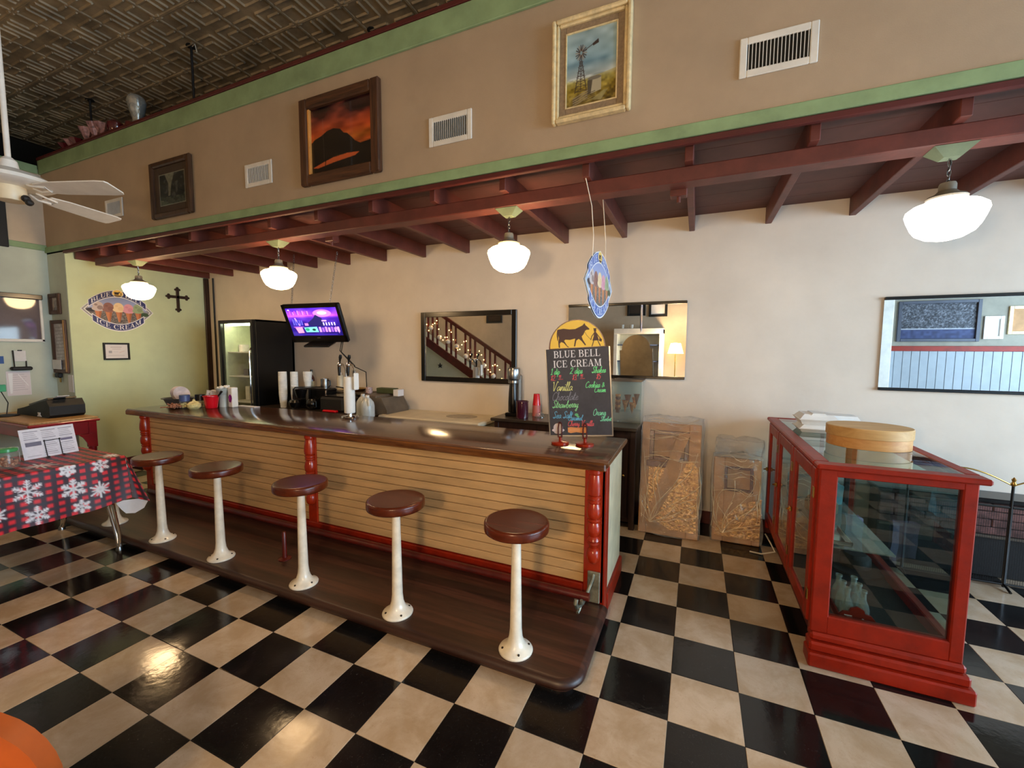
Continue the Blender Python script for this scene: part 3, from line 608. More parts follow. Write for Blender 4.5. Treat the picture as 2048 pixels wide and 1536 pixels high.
# an unseen extra pendant over the dining side is added for its light
# ------------------------------------------------------------------ pendants
def make_pendant(loc, lab, g):
    t = thing('pendant_light', lab, 'lamp', loc, 0, 'schoolhouse pendants under the red beam')
    obj('canopy', B().add([(-.085, -.062, -.001), (.085, -.062, -.001), (.085, .062, -.001), (-.085, .062, -.001), (-.035, -.03, -.05), (.035, -.03, -.05), (.035, .03, -.05), (-.035, .03, -.05)], [(0, 1, 2, 3), (4, 5, 6, 7), (0, 1, 5, 4), (1, 2, 6, 5), (2, 3, 7, 6), (3, 0, 4, 7)]), 'canopy', t, local=True)
    ch = B()
    for k in range(5):
        z = -.058-k*.024; a = k % 2*math.pi/2
        ch.tube([(.008*math.cos(q)*math.cos(a), .008*math.cos(q)*math.sin(a), z-.012+.017*math.sin(q)) for q in [i*math.pi/4 for i in range(8)]], .0022, 5, closed=True)
    obj('chain', ch, 'steel', t, local=True)
    obj('cord', B().tube([(.006*math.sin(i*1.3), .006*math.cos(i*1.3), -.05-i*.0165) for i in range(9)], .0028, 6), 'blackmatte', t, local=True)
    obj('fitter', B().lathe([(.012, -.165), (.030, -.168), (.034, -.178), (.034, -.205), (.050, -.222), (.074, -.232), (.080, -.240), (.078, -.248)], (0, 0, 0), 28), 'fitter', t, local=True)
    obj('globe', B().lathe([(.070, -.246), (.082, -.254), (.088, -.262), (.128, -.275), (.152, -.295), (.156, -.312), (.146, -.345), (.130, -.385), (.112, -.412), (.075, -.436), (.035, -.447), (.0005, -.449)], (0, 0, 0), 36), g, t, local=True)
    return t
M['canopy'] = mat('canopy_sage', (98, 112, 88), .6, var=.08); M['fitter'] = mat('fitter_stone', (112, 106, 94), .55, var=.06)
BZ = 2.655
make_pendant((1.485, -.835, BZ), 'white schoolhouse pendant hanging at the bright right end of the beam', 'globew')
make_pendant((-.925, -.835, BZ), 'warm schoolhouse pendant left of the hanging oval ice cream sign', 'globe')
make_pendant((-3.34, -.835, BZ), 'warm schoolhouse pendant above the television', 'globe')
p4 = make_pendant((-5.72, -.835, BZ), 'warm schoolhouse pendant in front of the oval wall decal', 'globe')
dup(p4, (-5.3, -3.9, 3.45), 'unseen fill pendant added on the dining side near the staircase')  # unseen copy of the last pendant, added to brighten the stairs side

# ------------------------------------------------------------------ bar counter
HB = .985
BY = -1.205                                     # front plane of the boards
bar = thing('bar_counter', 'long wooden bar with cream beadboard front and red turned posts', 'bar', (-2.5, -.9, 0))
tp = B()
def rounded_top(x0, x1, y0, y1, z0, z1, r=.016):
    prof = [(0, z0), (0, z0)]
    b = B(); n = 6; ring = []
    for k in range(n+1):
        a = -math.pi/2+math.pi*k/n; ring.append(((z1-z0)/2*math.cos(a)*.55, (z0+z1)/2+(z1-z0)/2*math.sin(a)))
    vs = []; fs = []
    for off, z in ring: vs += [(x0-off, y0-off, z), (x1+off, y0-off, z), (x1+off, y1+off, z), (x0-off, y1+off, z)]
    for k in range(n):
        for i in range(4): fs.append((k*4+i, k*4+(i+1) % 4, k*4+4+(i+1) % 4, k*4+4+i))
    fs += [(3, 2, 1, 0), (n*4, n*4+1, n*4+2, n*4+3)]
    return b.add(vs, fs)
obj('countertop', rounded_top(-5.24, -.10, -1.235, -.52, HB-.042, HB), 'bartop', bar, smooth=50)
obj('edge_band', B().box(-5.24, -.104, -1.262, -1.236, HB-.062, HB-.012, .008).box(-5.24, -.104, -1.245, -1.20, HB-.064, HB-.040, .004), 'baredge', bar)
pl = .0612
M['groove'] = mat('groove_brown', (112, 82, 50), .7)
for k in range(12):
    z0 = .188+k*pl; z1 = min(z0+pl-.0016, .925)
    for x0, x1 in ((-4.93, -2.60), (-2.50, -.235)):
        b = B().box(x0, x1, BY, BY+.0175, z0+.0030, z1, .0024)
        obj('plank', b, 'cream', bar)
obj('back_board', B().box(-4.965, -.13, BY+.0175, BY+.06, .09, .935), 'groove', bar)
obj('base_board', B().box(-4.98, -.235, BY-.018, BY+.018, .085, .186, .006), 'red', bar)
# posts: turned half columns
PR = [(.030, 0.93), (.040, .925), (.040, .905), (.033, .895), (.036, .885), (.043, .84), (.046, .80), (.044, .775), (.036, .765), (.042, .757), (.042, .748), (.035, .742), (.041, .734), (.041, .726), (.034, .718), (.042, .695), (.046, .665), (.043, .635), (.034, .622), (.042, .612), (.034, .600), (.040, .585), (.045, .555), (.040, .530), (.028, .512), (.036, .500), (.040, .488), (.030, .476), (.037, .466), (.028, .452), (.024, .438), (.034, .428), (.040, .41), (.042, .39), (.040, .37), (.033, .352), (.018, .34), (.001, .335)]
for px_, board in ((-.172, True), (-2.55, False), (-4.955, False)):
    p = obj('post_board', B().box(px_-.063 if board else px_-.05, px_+.063 if board else px_+.05, BY-.012, BY+.03, .085, .935, .004), 'redpost' if board else 'redpost', bar)
    obj('turned_post', B().lathe(list(reversed(PR)), (px_, BY-.022, 0), 24), 'redpost', p)
obj('end_panel', B().box(-.125, -.112, -1.16, -.60, .10, .935, .002), 'endpanel', bar)
obj('corner_board', B().box(-.130, -.100, BY-.012, -1.135, .0, .935, .004), 'red', bar)
obj('end_base', B().box(-.13, -.092, -1.14, -.60, 0, .115, .005), 'red', bar)
obj('back_panel', B().box(-4.98, -.125, -.62, -.60, 0, .935), 'darkwood', bar)
obj('left_end_panel', B().box(-4.99, -4.97, -1.19, -.60, 0, .935), 'endpanel', bar)
# foot platform
fp = thing('foot_platform', 'low dark wooden step running along the foot of the bar', 'platform', (-2.5, -1.6, 0))
r = .11; X1 = -.092; Y0 = -1.905
outl = [(-4.98, -1.227), (-4.98, Y0), (X1-r, Y0)]+[(X1-r+r*math.sin(R(a)), Y0+r-r*math.cos(R(a))) for a in range(10, 91, 10)]+[(X1, -1.227)]
def inset(P, d):
    c = []
    for (x, y) in P: c.append((min(x, X1-d), max(y, Y0+d)))
    return c
def outl_d(d):
    rr = r-d; return [(-4.98, -1.227), (-4.98, Y0+d), (X1-r, Y0+d)]+[(X1-r+rr*math.sin(R(a)), Y0+r-rr*math.cos(R(a))) for a in range(10, 91, 10)]+[(X1-d, -1.227)]
def stack(levels):
    b = B(); n = len(outl); vs = []; fs = []
    for d, z in levels: vs += [(x, y, z) for x, y in outl_d(d)]
    for k in range(len(levels)-1):
        for i in range(n): fs.append((k*n+i, k*n+(i+1) % n, (k+1)*n+(i+1) % n, (k+1)*n+i))
    fs += [tuple(range(n)), tuple((len(levels)-1)*n+i for i in range(n))]
    return b.add(vs, fs)
obj('riser', stack([(.03, 0), (.03, .034)]), 'deck', fp, smooth=40)
obj('deck', stack([(.012, .030), (-.006, .036), (-.016, .048), (-.016, .062), (-.006, .076), (.010, .084), (.020, .085)]), 'deck', fp, smooth=50)
# foot rail
fr = thing('foot_rail', 'dark red round rail on silver iron bracket along the bar base', 'rail', (-2.5, -1.34, .085))
obj('rail', B().tube([(-4.7, -1.345, .185), (-.165, -1.345, .185)], .024, 14), 'maroonwood', fr)
ib = B().box(-.205, -.128, BY-.030, BY-.013, .088, .285, .004)
obj('bracket_plate', ib, 'iron', fr)
obj('bracket_arm', B().tube([(-.165, BY-.035, .275), (-.168, BY-.055, .25), (-.180, -1.30, .21), (-.195, -1.335, .165), (-.20, -1.365, .150), (-.2, -1.385, .165), (-.2, -1.392, .185)], [.010, .010, .010, .010, .011, .012, .010], 8), 'iron', fr)
obj('bracket_hook', B().tube([(-.205, -1.30, .145), (-.215, -1.345, .128), (-.225, -1.40, .140), (-.228, -1.418, .170), (-.226, -1.41, .195)], .013, 8).tube([(-.215, -1.345, .13), (-.22, -1.36, .105), (-.225, -1.385, .096)], .010, 8), 'iron', fr)
rp_ = thing('rail_post', 'thin dark red stub post with round flange on the foot platform', 'post', (-2.385, -1.62, .085))
obj('flange', B().lathe([(.045, 0), (.045, .006), (.02, .012)], (-2.385, -1.62, .085), 20), 'maroonwood', rp_)
obj('rod', B().lathe([(.017, .008), (.014, .2), (.010, .207)], (-2.385, -1.62, .085), 14), 'maroonwood', rp_)

# ------------------------------------------------------------------ stools
def make_stool(loc, lab):
    t = thing('bar_stool', lab, 'stool', loc, 0, 'mahogany topped stools along the bar')
    pr = [(.088, 0), (.090, .006), (.086, .013), (.066, .022), (.047, .042), (.036, .075), (.031, .12), (.028, .3), (.024, .55), (.022, .645)]
    obj('pedestal', B().lathe(pr, (0, 0, 0), 32), 'enamel', t, local=True, smooth=50)
    for k in range(4):
        a = R(35+90*k); obj('bolt', B().cyl((.070*math.cos(a), .070*math.sin(a), .016), (.070*math.cos(a), .070*math.sin(a), .024), .006, n=6), 'chip', t, local=True)
    obj('seat', B().lathe([(.02, .643), (.150, .643), (.158, .6435), (.164, .648), (.166, .656), (.166, .684), (.1635, .691), (.157, .695), (.150, .6955), (.10, .6955), (.0005, .6955)], (0, 0, 0), 48), 'seat', t, local=True, smooth=40)
    return t
labs = ['bar stool nearest the red end post and chalkboard', 'second bar stool from the chalkboard end of the bar', 'bar stool standing before the middle turned post', 'bar stool just past the middle post toward the snowflake tablecloth', 'bar stool beside the left end post of the bar', 'bar stool mostly hidden behind the snowflake tablecloth and chrome leg']
s0 = make_stool((-.443, -1.80, .085), labs[0])
for k, x in enumerate((-1.203, -1.975, -2.832, -3.575)): dup(s0, (x, -1.80, .085), labs[k+1], rz=R(20+37*k))
t = thing('stool_pedestal', 'white stool pedestal without a seat behind the snowflake tablecloth', 'stool', (-4.33, -1.785, .085))
obj('pedestal', B().lathe([(.088, 0), (.090, .006), (.086, .013), (.066, .022), (.047, .042), (.036, .075), (.031, .12), (.028, .3), (.024, .52), (.001, .521)], (-4.33, -1.785, .085), 32), 'enamel', t, smooth=50)

# ------------------------------------------------------------------ chalkboard on clip stands
def clip_stand(loc, lab):
    t = thing('clip_stand', lab, 'sign holder', loc, R(8), 'red clip stands under the chalkboard')
    obj('base', B().lathe([(.060, 0), (.062, .004), (.062, .014), (.055, .018), (.018, .019), (.012, .022)], (0, 0, 0), 30), 'redpost', t, local=True)
    obj('stem', B().lathe([(.011, .018), (.011, .055), (.014, .058)], (0, 0, 0), 14), 'redpost', t, local=True)
    for s_ in (-1, 1):
        obj('prong', B().tube([(.012*s_, -.019, .050), (.013*s_, -.020, .115), (.009*s_, -.020, .150), (.0*s_, -.020, .158)], .0045, 8).tube([(.012*s_, .013, .050), (.013*s_, .014, .115), (.009*s_, .014, .150), (0, .014, .158)], .0045, 8).tube([(.012*s_, -.02, .052), (.012*s_, .014, .052)], .0045, 8), 'maroonwood', t, local=True)
    return t
s1 = clip_stand((-.492, -.902, HB), 'red round clip stand under the left half of the chalkboard')
dup(s1, (-.322, -.878, HB), 'red round clip stand under the right half of the chalkboard')
CB = thing('chalkboard', 'black menu chalkboard with yellow arched top listing ice cream flavours', 'sign', (-.350, -.880, 1.052))
ex = Vector((math.cos(.15), math.sin(.15), 0)); ez0 = Vector((0, 0, 1))+Vector((math.sin(.15), -math.cos(.15), 0))*.03; ez0.normalize()
ca_, sa_ = math.cos(.062), math.sin(.062); exr = ex*ca_+ez0*sa_; ezr = ez0*ca_-ex*sa_; ny = exr.cross(ezr)*-1.0
CW, CH = .430, .603; c0 = Vector((-.350, -.880, 1.055))
def cbp(x, z, d=0): return c0+exr*x+ezr*z-ny*d*-1
arch = [(CW/2-.025, CH)]+[((CW/2-.025)*math.cos(R(a)), CH+.192*math.sin(R(a))) for a in range(8, 180, 8)]+[(-(CW/2-.025), CH)]
obj('board', B().prism([(-CW/2, 0), (CW/2, 0), (CW/2, CH), (-CW/2, CH)], c0-ny*0, exr, ezr, .012), 'blackmatte', CB)
obj('arch', B().prism(arch, c0, exr, ezr, .012), 'maroonwood', CB)
ed = B()
for x0, x1, z0, z1 in ((-CW/2-.004, -CW/2+.004, -.004, CH), (CW/2-.004, CW/2+.004, -.004, CH), (-CW/2, CW/2, -.005, .004)): ed.prism([(x0, z0), (x1, z0), (x1, z1), (x0, z1)], c0-exr.cross(ezr)*.001, exr, ezr, .015)
obj('edge_strip', ed, 'steel', CB)
bk = arch[1:-1]
obj('back_sheet', B().prism([(-CW/2+.004, .003), (CW/2-.004, .003), (CW/2-.004, CH)]+[(x*.99, z) for x, z in arch]+[(-CW/2+.004, CH)], c0, exr, ezr, -.003), 'conecut', CB)
fn_ = exr.cross(ezr)   # front normal direction used by prism (+t)
if fn_.y > 0: FRONT = -.0015
else: FRONT = .0135
cw, chh = 260, 364
cv = Cv(cw, chh, (52, 54, 64)); cv.noise(40, 10); cv.noise(9, 6)
kx = cw/CW
def wtext(text, xm, y, hgt, wtot):
    s_ = wtot/serif_w(text); serif(cv, text, lambda a, b: (xm-wtot/2+a*s_, y-b*hgt), (236, 236, 240))
wtext('BLUE BELL', 128, 36, 29, 194); wtext('ICE CREAM', 128, 76, 29, 202)
G1, RD, YL, GY, BLU = (110, 226, 140), (226, 84, 92), (222, 226, 140), (132, 136, 150), (92, 176, 216)
hand(cv, '1 dip', 14, 104, 24, G1, 2.6); hand(cv, '2 dips', 96, 104, 25, G1, 2.6); hand(cv, 'Shakes', 188, 104, 24, G1, 2.6)
hand(cv, '$2.', 12, 130, 22, RD, 2.0); hand(cv, '99', 46, 122, 14, RD, 1.7); cv.line([(46, 126), (66, 125)], 1.5, RD)
hand(cv, '$3.', 104, 130, 22, RD, 2.0); hand(cv, '99', 138, 122, 14, RD, 1.7); cv.line([(138, 126), (158, 125)], 1.5, RD); hand(cv, '$5', 204, 130, 22, RD, 2.2)
hand(cv, 'Vanilla', 16, 174, 36, YL, 2.4); hand(cv, 'Cookies &', 158, 164, 24, G1, 2.2); hand(cv, 'Cream', 194, 184, 22, G1, 2.2)
hand(cv, 'Chocolate', 14, 214, 34, GY, 1.9); hand(cv, 'Strawberry', 14, 246, 30, (140, 222, 150), 2.4)
hand(cv, 'Sea Salt', 14, 290, 28, BLU, 2.2); hand(cv, 'Caramel', 78, 300, 22, BLU, 2.0); cv.ell(116, 276, 8, 6, G1, .7); cv.ell(122, 284, 6, 4, G1, .7)
hand(cv, 'Orang', 184, 280, 26, (120, 216, 170), 2.2); hand(cv, 'Sherbet', 214, 304, 18, (120, 216, 170), 2.0)
hand(cv, 'Cherry Vanilla', 76, 324, 22, RD, 2.0)
# scoop and orange name card at the foot
cv.ell(34, 330, 20, 19, (214, 204, 208)); cv.ell(34, 341, 27, 9, (214, 204, 208)); cv.ell(34, 350, 18, 7, (206, 196, 200))
cv.poly([(76, 330), (90, 328), (118, 331), (150, 329), (158, 332), (158, 352), (140, 354), (112, 350), (88, 354), (76, 350)], (226, 148, 88)); cv.line([(84, 340), (150, 341)], 1.2, (240, 190, 150))
PRN = print_mat('flat_print', .55); PRG = print_mat('gloss_print', .3)
picture('chalk_writing', cv, lambda u, v: c0+exr*(-CW/2+.005+u*(CW-.010))+ezr*((1-v)*(CH-.003)+.001)+fn_*FRONT, PRN, CB)
av = Cv(220, 104, (250, 206, 84)); av.noise(30, 6)
BR = (74, 46, 44)
cow = [(34, 50), (36, 32), (60, 30), (84, 34), (108, 34), (126, 27), (138, 22), (146, 14), (149, 22), (158, 30), (164, 36), (163, 40), (152, 40), (146, 44), (140, 56), (132, 64), (136, 76), (148, 96), (144, 98), (130, 80), (120, 72), (110, 78), (104, 100), (99, 100), (104, 78), (106, 70), (84, 74), (66, 72), (60, 76), (72, 96), (80, 102), (74, 102), (58, 84), (48, 80), (42, 86), (42, 102), (37, 102), (36, 78), (40, 66), (38, 54), (36, 72), (33, 72)]
av.poly(cow, BR); av.line([(35, 34), (32, 54), (34, 74)], 2.4, BR); av.line([(140, 38), (152, 60), (168, 78)], 1.2, BR)
av.ell(186, 44, 5, 6, BR); av.rect(180, 36, 192, 40, BR); av.poly([(182, 50), (190, 50), (196, 68), (200, 82), (174, 82), (180, 66)], BR); av.line([(182, 54), (172, 66), (168, 78)], 3, BR); av.line([(190, 54), (200, 68), (206, 76)], 3, BR); av.line([(180, 80), (172, 102)], 3.2, BR); av.line([(194, 80), (204, 102)], 3.2, BR); av.poly([(202, 74), (212, 78), (210, 88), (200, 84)], BR); av.ell(139, 46, 2.2, 4, BR)
picture('arch_print', av, lambda u, v: c0+exr*((u-.5)*(CW-.064))+ezr*(CH+.004+(1-v)*.184)+fn_*FRONT, PRN, CB, mask=lambda u, v: ((u-.5)*2)**2+((1-v))**2 < .985)

# ------------------------------------------------------------------ oval ice cream signs
def oval_art(blue=False):
    w, h = 230, 164; cv = Cv(w, h, (255, 255, 255)); mk = Cv(w, h, (0, 0, 0))
    def lens(s): # pointed oval
        t = np.linspace(-1, 1, 24); return [(w/2+w/2*s*a, h/2-h*.43*s*(1-abs(a)**1.9)) for a in t]+[(w/2+w/2*s*a, h/2+h*.43*s*(1-abs(a)**1.9)) for a in t[::-1]]
    navy = (52, 60, 112) if not blue else (58, 96, 176); line = (236, 236, 240)
    cv.poly(lens(1), (226, 226, 226)); cv.poly(lens(.97), (150, 152, 150) if not blue else (120, 160, 206)); cv.poly(lens(.92), (226, 228, 226)); cv.poly(lens(.88), (120, 116, 116) if not blue else (110, 150, 200))
    mk.poly(lens(1), (255, 255, 255))
    # inside picture: sky and pebbles
    inner = Cv(w, h); inner.vgrad([(0, (120, 140, 200)), (.45, (170, 180, 215)), (.55, (120, 112, 108)), (1, (96, 90, 84))]); inner.noise(2.5, 90, int(h*.52), h)
    m2 = Cv(w, h, (0, 0, 0)); m2.poly(lens(.86), (255, 255, 255)); mm = m2.a[:, :, 0] > 128; cv.a[mm] = inner.a[mm]
    cv.ell(34, 84, 18, 7, (44, 42, 54)); cv.ell(198, 92, 16, 8, (60, 84, 56))
    scoops = [((206, 190, 186), (104, 76, 72)), ((150, 104, 96), (120, 80, 74)), ((240, 212, 168), (226, 190, 140)), ((226, 160, 176), (206, 130, 150)), ((158, 176, 136), (120, 140, 104))]
    for k, (c1, c2) in enumerate(scoops):
        x = 52+k*31.5; y = 76+(k % 2)*2
        cv.poly([(x-12, y+4), (x+12, y+4), (x+3, y+50), (x-3, y+50)], (206, 132, 88)); cv.poly([(x+3, y+4), (x+12, y+4), (x+3, y+50), (x, y+50)], (176, 104, 66))
        cv.ell(x, y-8, 16, 17, c1); cv.ell(x, y+3, 19, 9, c1); cv.ell(x+6, y-2, 9, 8, c2, .5); cv.ell(x-6, y-12, 5, 4, c2, .5)
    # banners
    def band(up_, x0, x1, d0, d1, c):
        t = np.linspace(x0, x1, 22); f = lambda a, d: (w/2+w/2*a, h/2-up_*(h*.43*(1-abs(a)**1.9)*.98+d))
        p = [f(a, d1) for a in t]+[f(a, d0) for a in t[::-1]]; cv.poly(p, c); mk.poly(p, (255, 255, 255)); return f
    band(1, -.80, .80, -17, 11, (240, 240, 244)); f = band(1, -.78, .78, -14, 8, navy)
    def arctext(text, a0, a1, base, hgt, up_):
        s_ = (a1-a0)/serif_w(text)
        serif(cv, text, lambda a, b: f2(a0+a*s_, base+b*hgt, up_), (250, 250, 250))
    def f2(a, d, up_):
        return (w/2+w/2*a, h/2-up_*(h*.43*(1-abs(a)**1.9)*.98)-d)
    arctext('BLUE', -.72, -.20, -11, 16, 1); arctext('BELL', .20, .72, -11, 16, 1)
    band(-1, -.72, .72, -18, 11, (240, 240, 244)); band(-1, -.70, .70, -15, 8, navy)
    arctext('ICE CREAM', -.62, .62, -4.5, 17, -1)
    cv.ell(w/2, 15, 18, 15, (240, 236, 220)); mk.ell(w/2, 15, 18, 15, (255, 255, 255)); cv.ell(w/2, 15, 16, 13, (246, 208, 110))
    cv.poly([(w/2-11, 10), (w/2+3, 10), (w/2+6, 7), (w/2+8, 11), (w/2+4, 13), (w/2+2, 20), (w/2-10, 20)], (60, 44, 36)); cv.rect(w/2+9, 12, w/2+12, 20, (60, 44, 36)); cv.poly([(w/2-14, 22), (w/2+14, 22), (w/2+8, 27), (w/2-8, 27)], (70, 52, 40))
    mask = mk.out()[:, :, 0] > 100
    return cv, (lambda u, v: bool(mask[min(h-1, int(v*h)), min(w-1, int(u*w))])), lens
cv, mk, lens = oval_art()
d = thing('oval_decal', 'large oval ice cream cone decal on the pale green alcove wall', 'sign', (XC, -.55, 1.86))
picture('decal_print', cv, lambda u, v: (XC+.004, -.945+u*.79, 2.42-v*.565), PRN, d, mk)
cv, mk, lens = oval_art(True)
hs = thing('hanging_sign', 'blue oval ice cream cone sign hanging from the joists on strings', 'sign', (-.295, -.66, 1.87))
hu = Vector((math.sin(.08), math.cos(.08), 0)); hc = Vector((-.295, -.66, 2.105)); HWd, HHt = .66, .475; hn = Vector((hu.y, -hu.x, 0))
obj('board', B().prism([((x/230-.5)*HWd*.97, (.5-y/164)*HHt*.97) for x, y in lens(1)], hc-hn*.004, hu, (0, 0, 1), .007), 'white', hs)
picture('sign_print', cv, lambda u, v: hc+hu*((u-.5)*HWd)+Vector((0, 0, (.5-v)*HHt))+hn*.0045, PRG, hs, mk)
picture('back_print', cv, lambda u, v: hc-hu*((u-.5)*HWd)+Vector((0, 0, (.5-v)*HHt))-hn*.0055, PRG, hs, mk)
obj('string', B().tube([(-.30, -.86, 2.27), (-.292, -.88, 2.4), (-.30, -.91, 2.58), (-.33, -.965, 2.74)], .0028, 6), 'cord', hs)
obj('string', B().tube([(-.285, -.50, 2.26), (-.288, -.50, 2.45), (-.31, -.52, 2.744)], .0028, 6), 'cord', hs)

# ------------------------------------------------------------------ pictures and vents on the tan soffit
def frame_boxes(b, x0, x1, z0, z1, w, y0, y1, c=.006):
    return b.box(x0, x0+w, y0, y1, z0, z1, c).box(x1-w, x1, y0, y1, z0, z1, c).box(x0+w, x1-w, y0, y1, z0, z0+w, c).box(x0+w, x1-w, y0, y1, z1-w, z1, c)
YSF = YS-.001
# windmill painting
t = thing('windmill_painting', 'painting of a windmill and water tank in a champagne frame', 'painting', (-.285, YS, 3.04))
x0, x1, z0, z1 = -.525, -.045, 3.045, 3.648
obj('frame', frame_boxes(frame_boxes(B(), x0, x1, z0, z1, .026, YSF-.050, YSF, .008), x0+.026, x1-.026, z0+.026, z1-.026, .018, YSF-.036, YSF, .006), 'goldframe', t)
obj('liner', frame_boxes(B(), x0+.044, x1-.044, z0+.044, z1-.044, .040, YSF-.020, YSF, .003), 'linen', t)
obj('inner_lip', frame_boxes(B(), x0+.082, x1-.082, z0+.082, z1-.082, .008, YSF-.024, YSF, .002), 'goldframe', t)
cv = Cv(120, 166); cv.vgrad([(0, (150, 176, 186)), (.3, (150, 184, 200)), (.42, (126, 164, 186)), (.62, (192, 204, 206)), (.66, (180, 176, 120)), (.75, (150, 132, 50)), (1, (110, 92, 40))]); cv.noise(30, 46, 0, 100, 1.6); cv.noise(12, 40, 0, 104, 1.5); cv.noise(5, 70, 104, 166, 1.0, (1, .95, .5)); cv.noise(14, 60, 100, 166)
cv.poly([(0, 112), (60, 106), (120, 98), (120, 112), (0, 124)], (160, 146, 64), .5)
dk = (58, 46, 44)
cv.line([(34, 66), (22, 134)], 1.8, dk); cv.line([(38, 66), (50, 134)], 1.8, dk); cv.line([(36, 66), (36, 130)], 1.2, dk)
for q in range(1, 7):
    yy = 66+q*11; aa = 34-(yy-66)*.176; bb = 38+(yy-66)*.176; cv.line([(aa, yy), (bb, yy)], 1.2, dk); cv.line([(aa, yy), (bb+1.5, yy-10)], .8, dk); cv.line([(bb, yy), (aa-1, yy-10)], .8, dk)
for q in range(18):
    a = q*math.pi/9; cv.line([(36+4*math.cos(a), 48+5*math.sin(a)), (36+13*math.cos(a+.1), 48+17*math.sin(a+.1))], 2.2, (70, 62, 62) if q % 3 else (150, 140, 130))
cv.line([(40, 46), (66, 34)], 1.6, dk); cv.poly([(62, 34), (76, 26), (77, 35), (64, 39)], dk)
cv.poly([(52, 112), (84, 106), (84, 138), (52, 144)], (176, 170, 146)); cv.poly([(52, 112), (64, 110), (60, 142), (52, 144)], (84, 78, 66)); cv.ell(68, 109, 16, 4, (120, 116, 104))
for q in range(4): cv.line([(18, 146+q*5), (52, 134+q*5)], 2, (150, 140, 124)); cv.line([(18, 148+q*5), (70, 138+q*4)], 1.2, (66, 56, 46))
cv.poly([(60, 156), (90, 140), (100, 140), (84, 160)], (170, 168, 130), .6)
picture('canvas', cv, lambda u, v: (x0+.084+u*(x1-x0-.168), YSF-.014, z1-.084-v*(z1-z0-.168)), print_mat('oil_paint', .45), t)
# sunset picture
t = thing('sunset_picture', 'fiery sunset photograph in a rough rustic wood frame on the soffit', 'painting', (-2.3, YS, 2.98))
x0, x1, z0, z1 = -2.712, -1.882, 2.985, 3.667
b = B(); w = .085
for q in (x0, x1-w): obj('frame_stile', B().box(q, q+w, YSF-.045, YSF, z0, z1, .010), 'rustic', t)
for q in (z0, z1-w): obj('frame_rail', B().box(x0+w, x1-w, YSF-.045, YSF, q, q+w, .010), 'rusticx', t)
obj('inner_lip', B().box(x0+w, x0+w+.022, YSF-.034, YSF, z0+w, z1-w, .004), 'goldlip', t)
cv = Cv(150, 116); cv.vgrad([(0, (58, 26, 28)), (.2, (96, 36, 30)), (.4, (168, 66, 28)), (.55, (214, 116, 40)), (.62, (190, 92, 36)), (.8, (70, 34, 22)), (1, (24, 16, 14))]); cv.noise(16, 110, 0, 74, 2.2, (1, .55, .35)); cv.noise(6, 60, 0, 74, 2.6, (1, .5, .3))
cv.poly([(0, 62), (0, 110), (150, 110), (150, 76), (122, 78), (110, 72), (104, 66), (92, 56), (84, 54), (76, 46), (60, 42), (44, 44), (30, 50), (14, 54)], (18, 14, 14)); cv.poly([(6, 104), (30, 98), (58, 92), (92, 90), (120, 92), (110, 97), (60, 101), (20, 106)], (196, 92, 48)); cv.line([(38, 104), (40, 90)], 1.6, (14, 12, 12)); cv.rect(0, 106, 150, 116, (20, 15, 14)); cv.line([(34, 20), (36, 112)], .7, (150, 120, 110), .5)
picture('print', cv, lambda u, v: (x0+w+u*(x1-x0-2*w), YSF-.012, z1-w-v*(z1-z0-2*w)), print_mat('photo_gloss', .2, coat=.3), t)
# small dark picture
t = thing('canyon_picture', 'small dark grey canyon picture in a brown wood frame near the ceiling fan', 'painting', (-4.55, YS, 2.97))
x0, x1, z0, z1 = -4.885, -4.205, 2.965, 3.525
obj('frame', frame_boxes(B(), x0, x1, z0, z1, .055, YSF-.04, YSF, .012), 'brownframe', t)
obj('mat_board', frame_boxes(B(), x0+.05, x1-.05, z0+.05, z1-.05, .075, YSF-.014, YSF), 'matboard', t)
cv = Cv(72, 62, (60, 62, 60)); cv.noise(7, 40); cv.poly([(16, 0), (44, 0), (34, 22), (30, 44), (24, 44), (26, 20)], (120, 122, 108)); cv.rect(0, 46, 72, 62, (66, 70, 62)); cv.noise(4, 24); 
for q in ((0, 0, 72, 1.2), (0, 60.8, 72, 62), (0, 0, 1.2, 62), (70.8, 0, 72, 62)): cv.rect(*q, (150, 150, 136))
picture('print', cv, lambda u, v: (x0+.125+u*(x1-x0-.25), YSF-.010, z1-.125-v*(z1-z0-.25)), print_mat('print_under_glass', .25, coat=.4), t)
# vents
def vent(x0, lab, open_=True):
    t = thing('air_vent', lab, 'vent', (x0+.175, YS, 3.085), 0, 'white air vents in a row on the soffit')
    z0, z1 = 3.087, 3.287; x1 = x0+.35
    obj('frame', frame_boxes(B(), x0, x1, z0, z1, .036, YSF-.012, YSF, .004), 'white', t)
    obj('shade_plate', B().box(x0+.03, x1-.03, YSF-.003, YSF, z0+.03, z1-.03), 'dark', t)  # flat dark sheet painted for the shade behind the louvers
    for k in range(17):
        x = x0+.043+k*.0165; obj('louver', B().box(x-.0017, x+.0017, YSF-.010, YSF-.004, z0+.034, z1-.034), 'white', t)
    return t
vent(.512, 'white air vent right of the windmill painting'); vent(-1.458, 'white air vent between the sunset and windmill pictures'); vent(-3.444, 'white air vent just left of the sunset picture'); vent(-5.82, 'white air vent behind the ceiling fan blade')

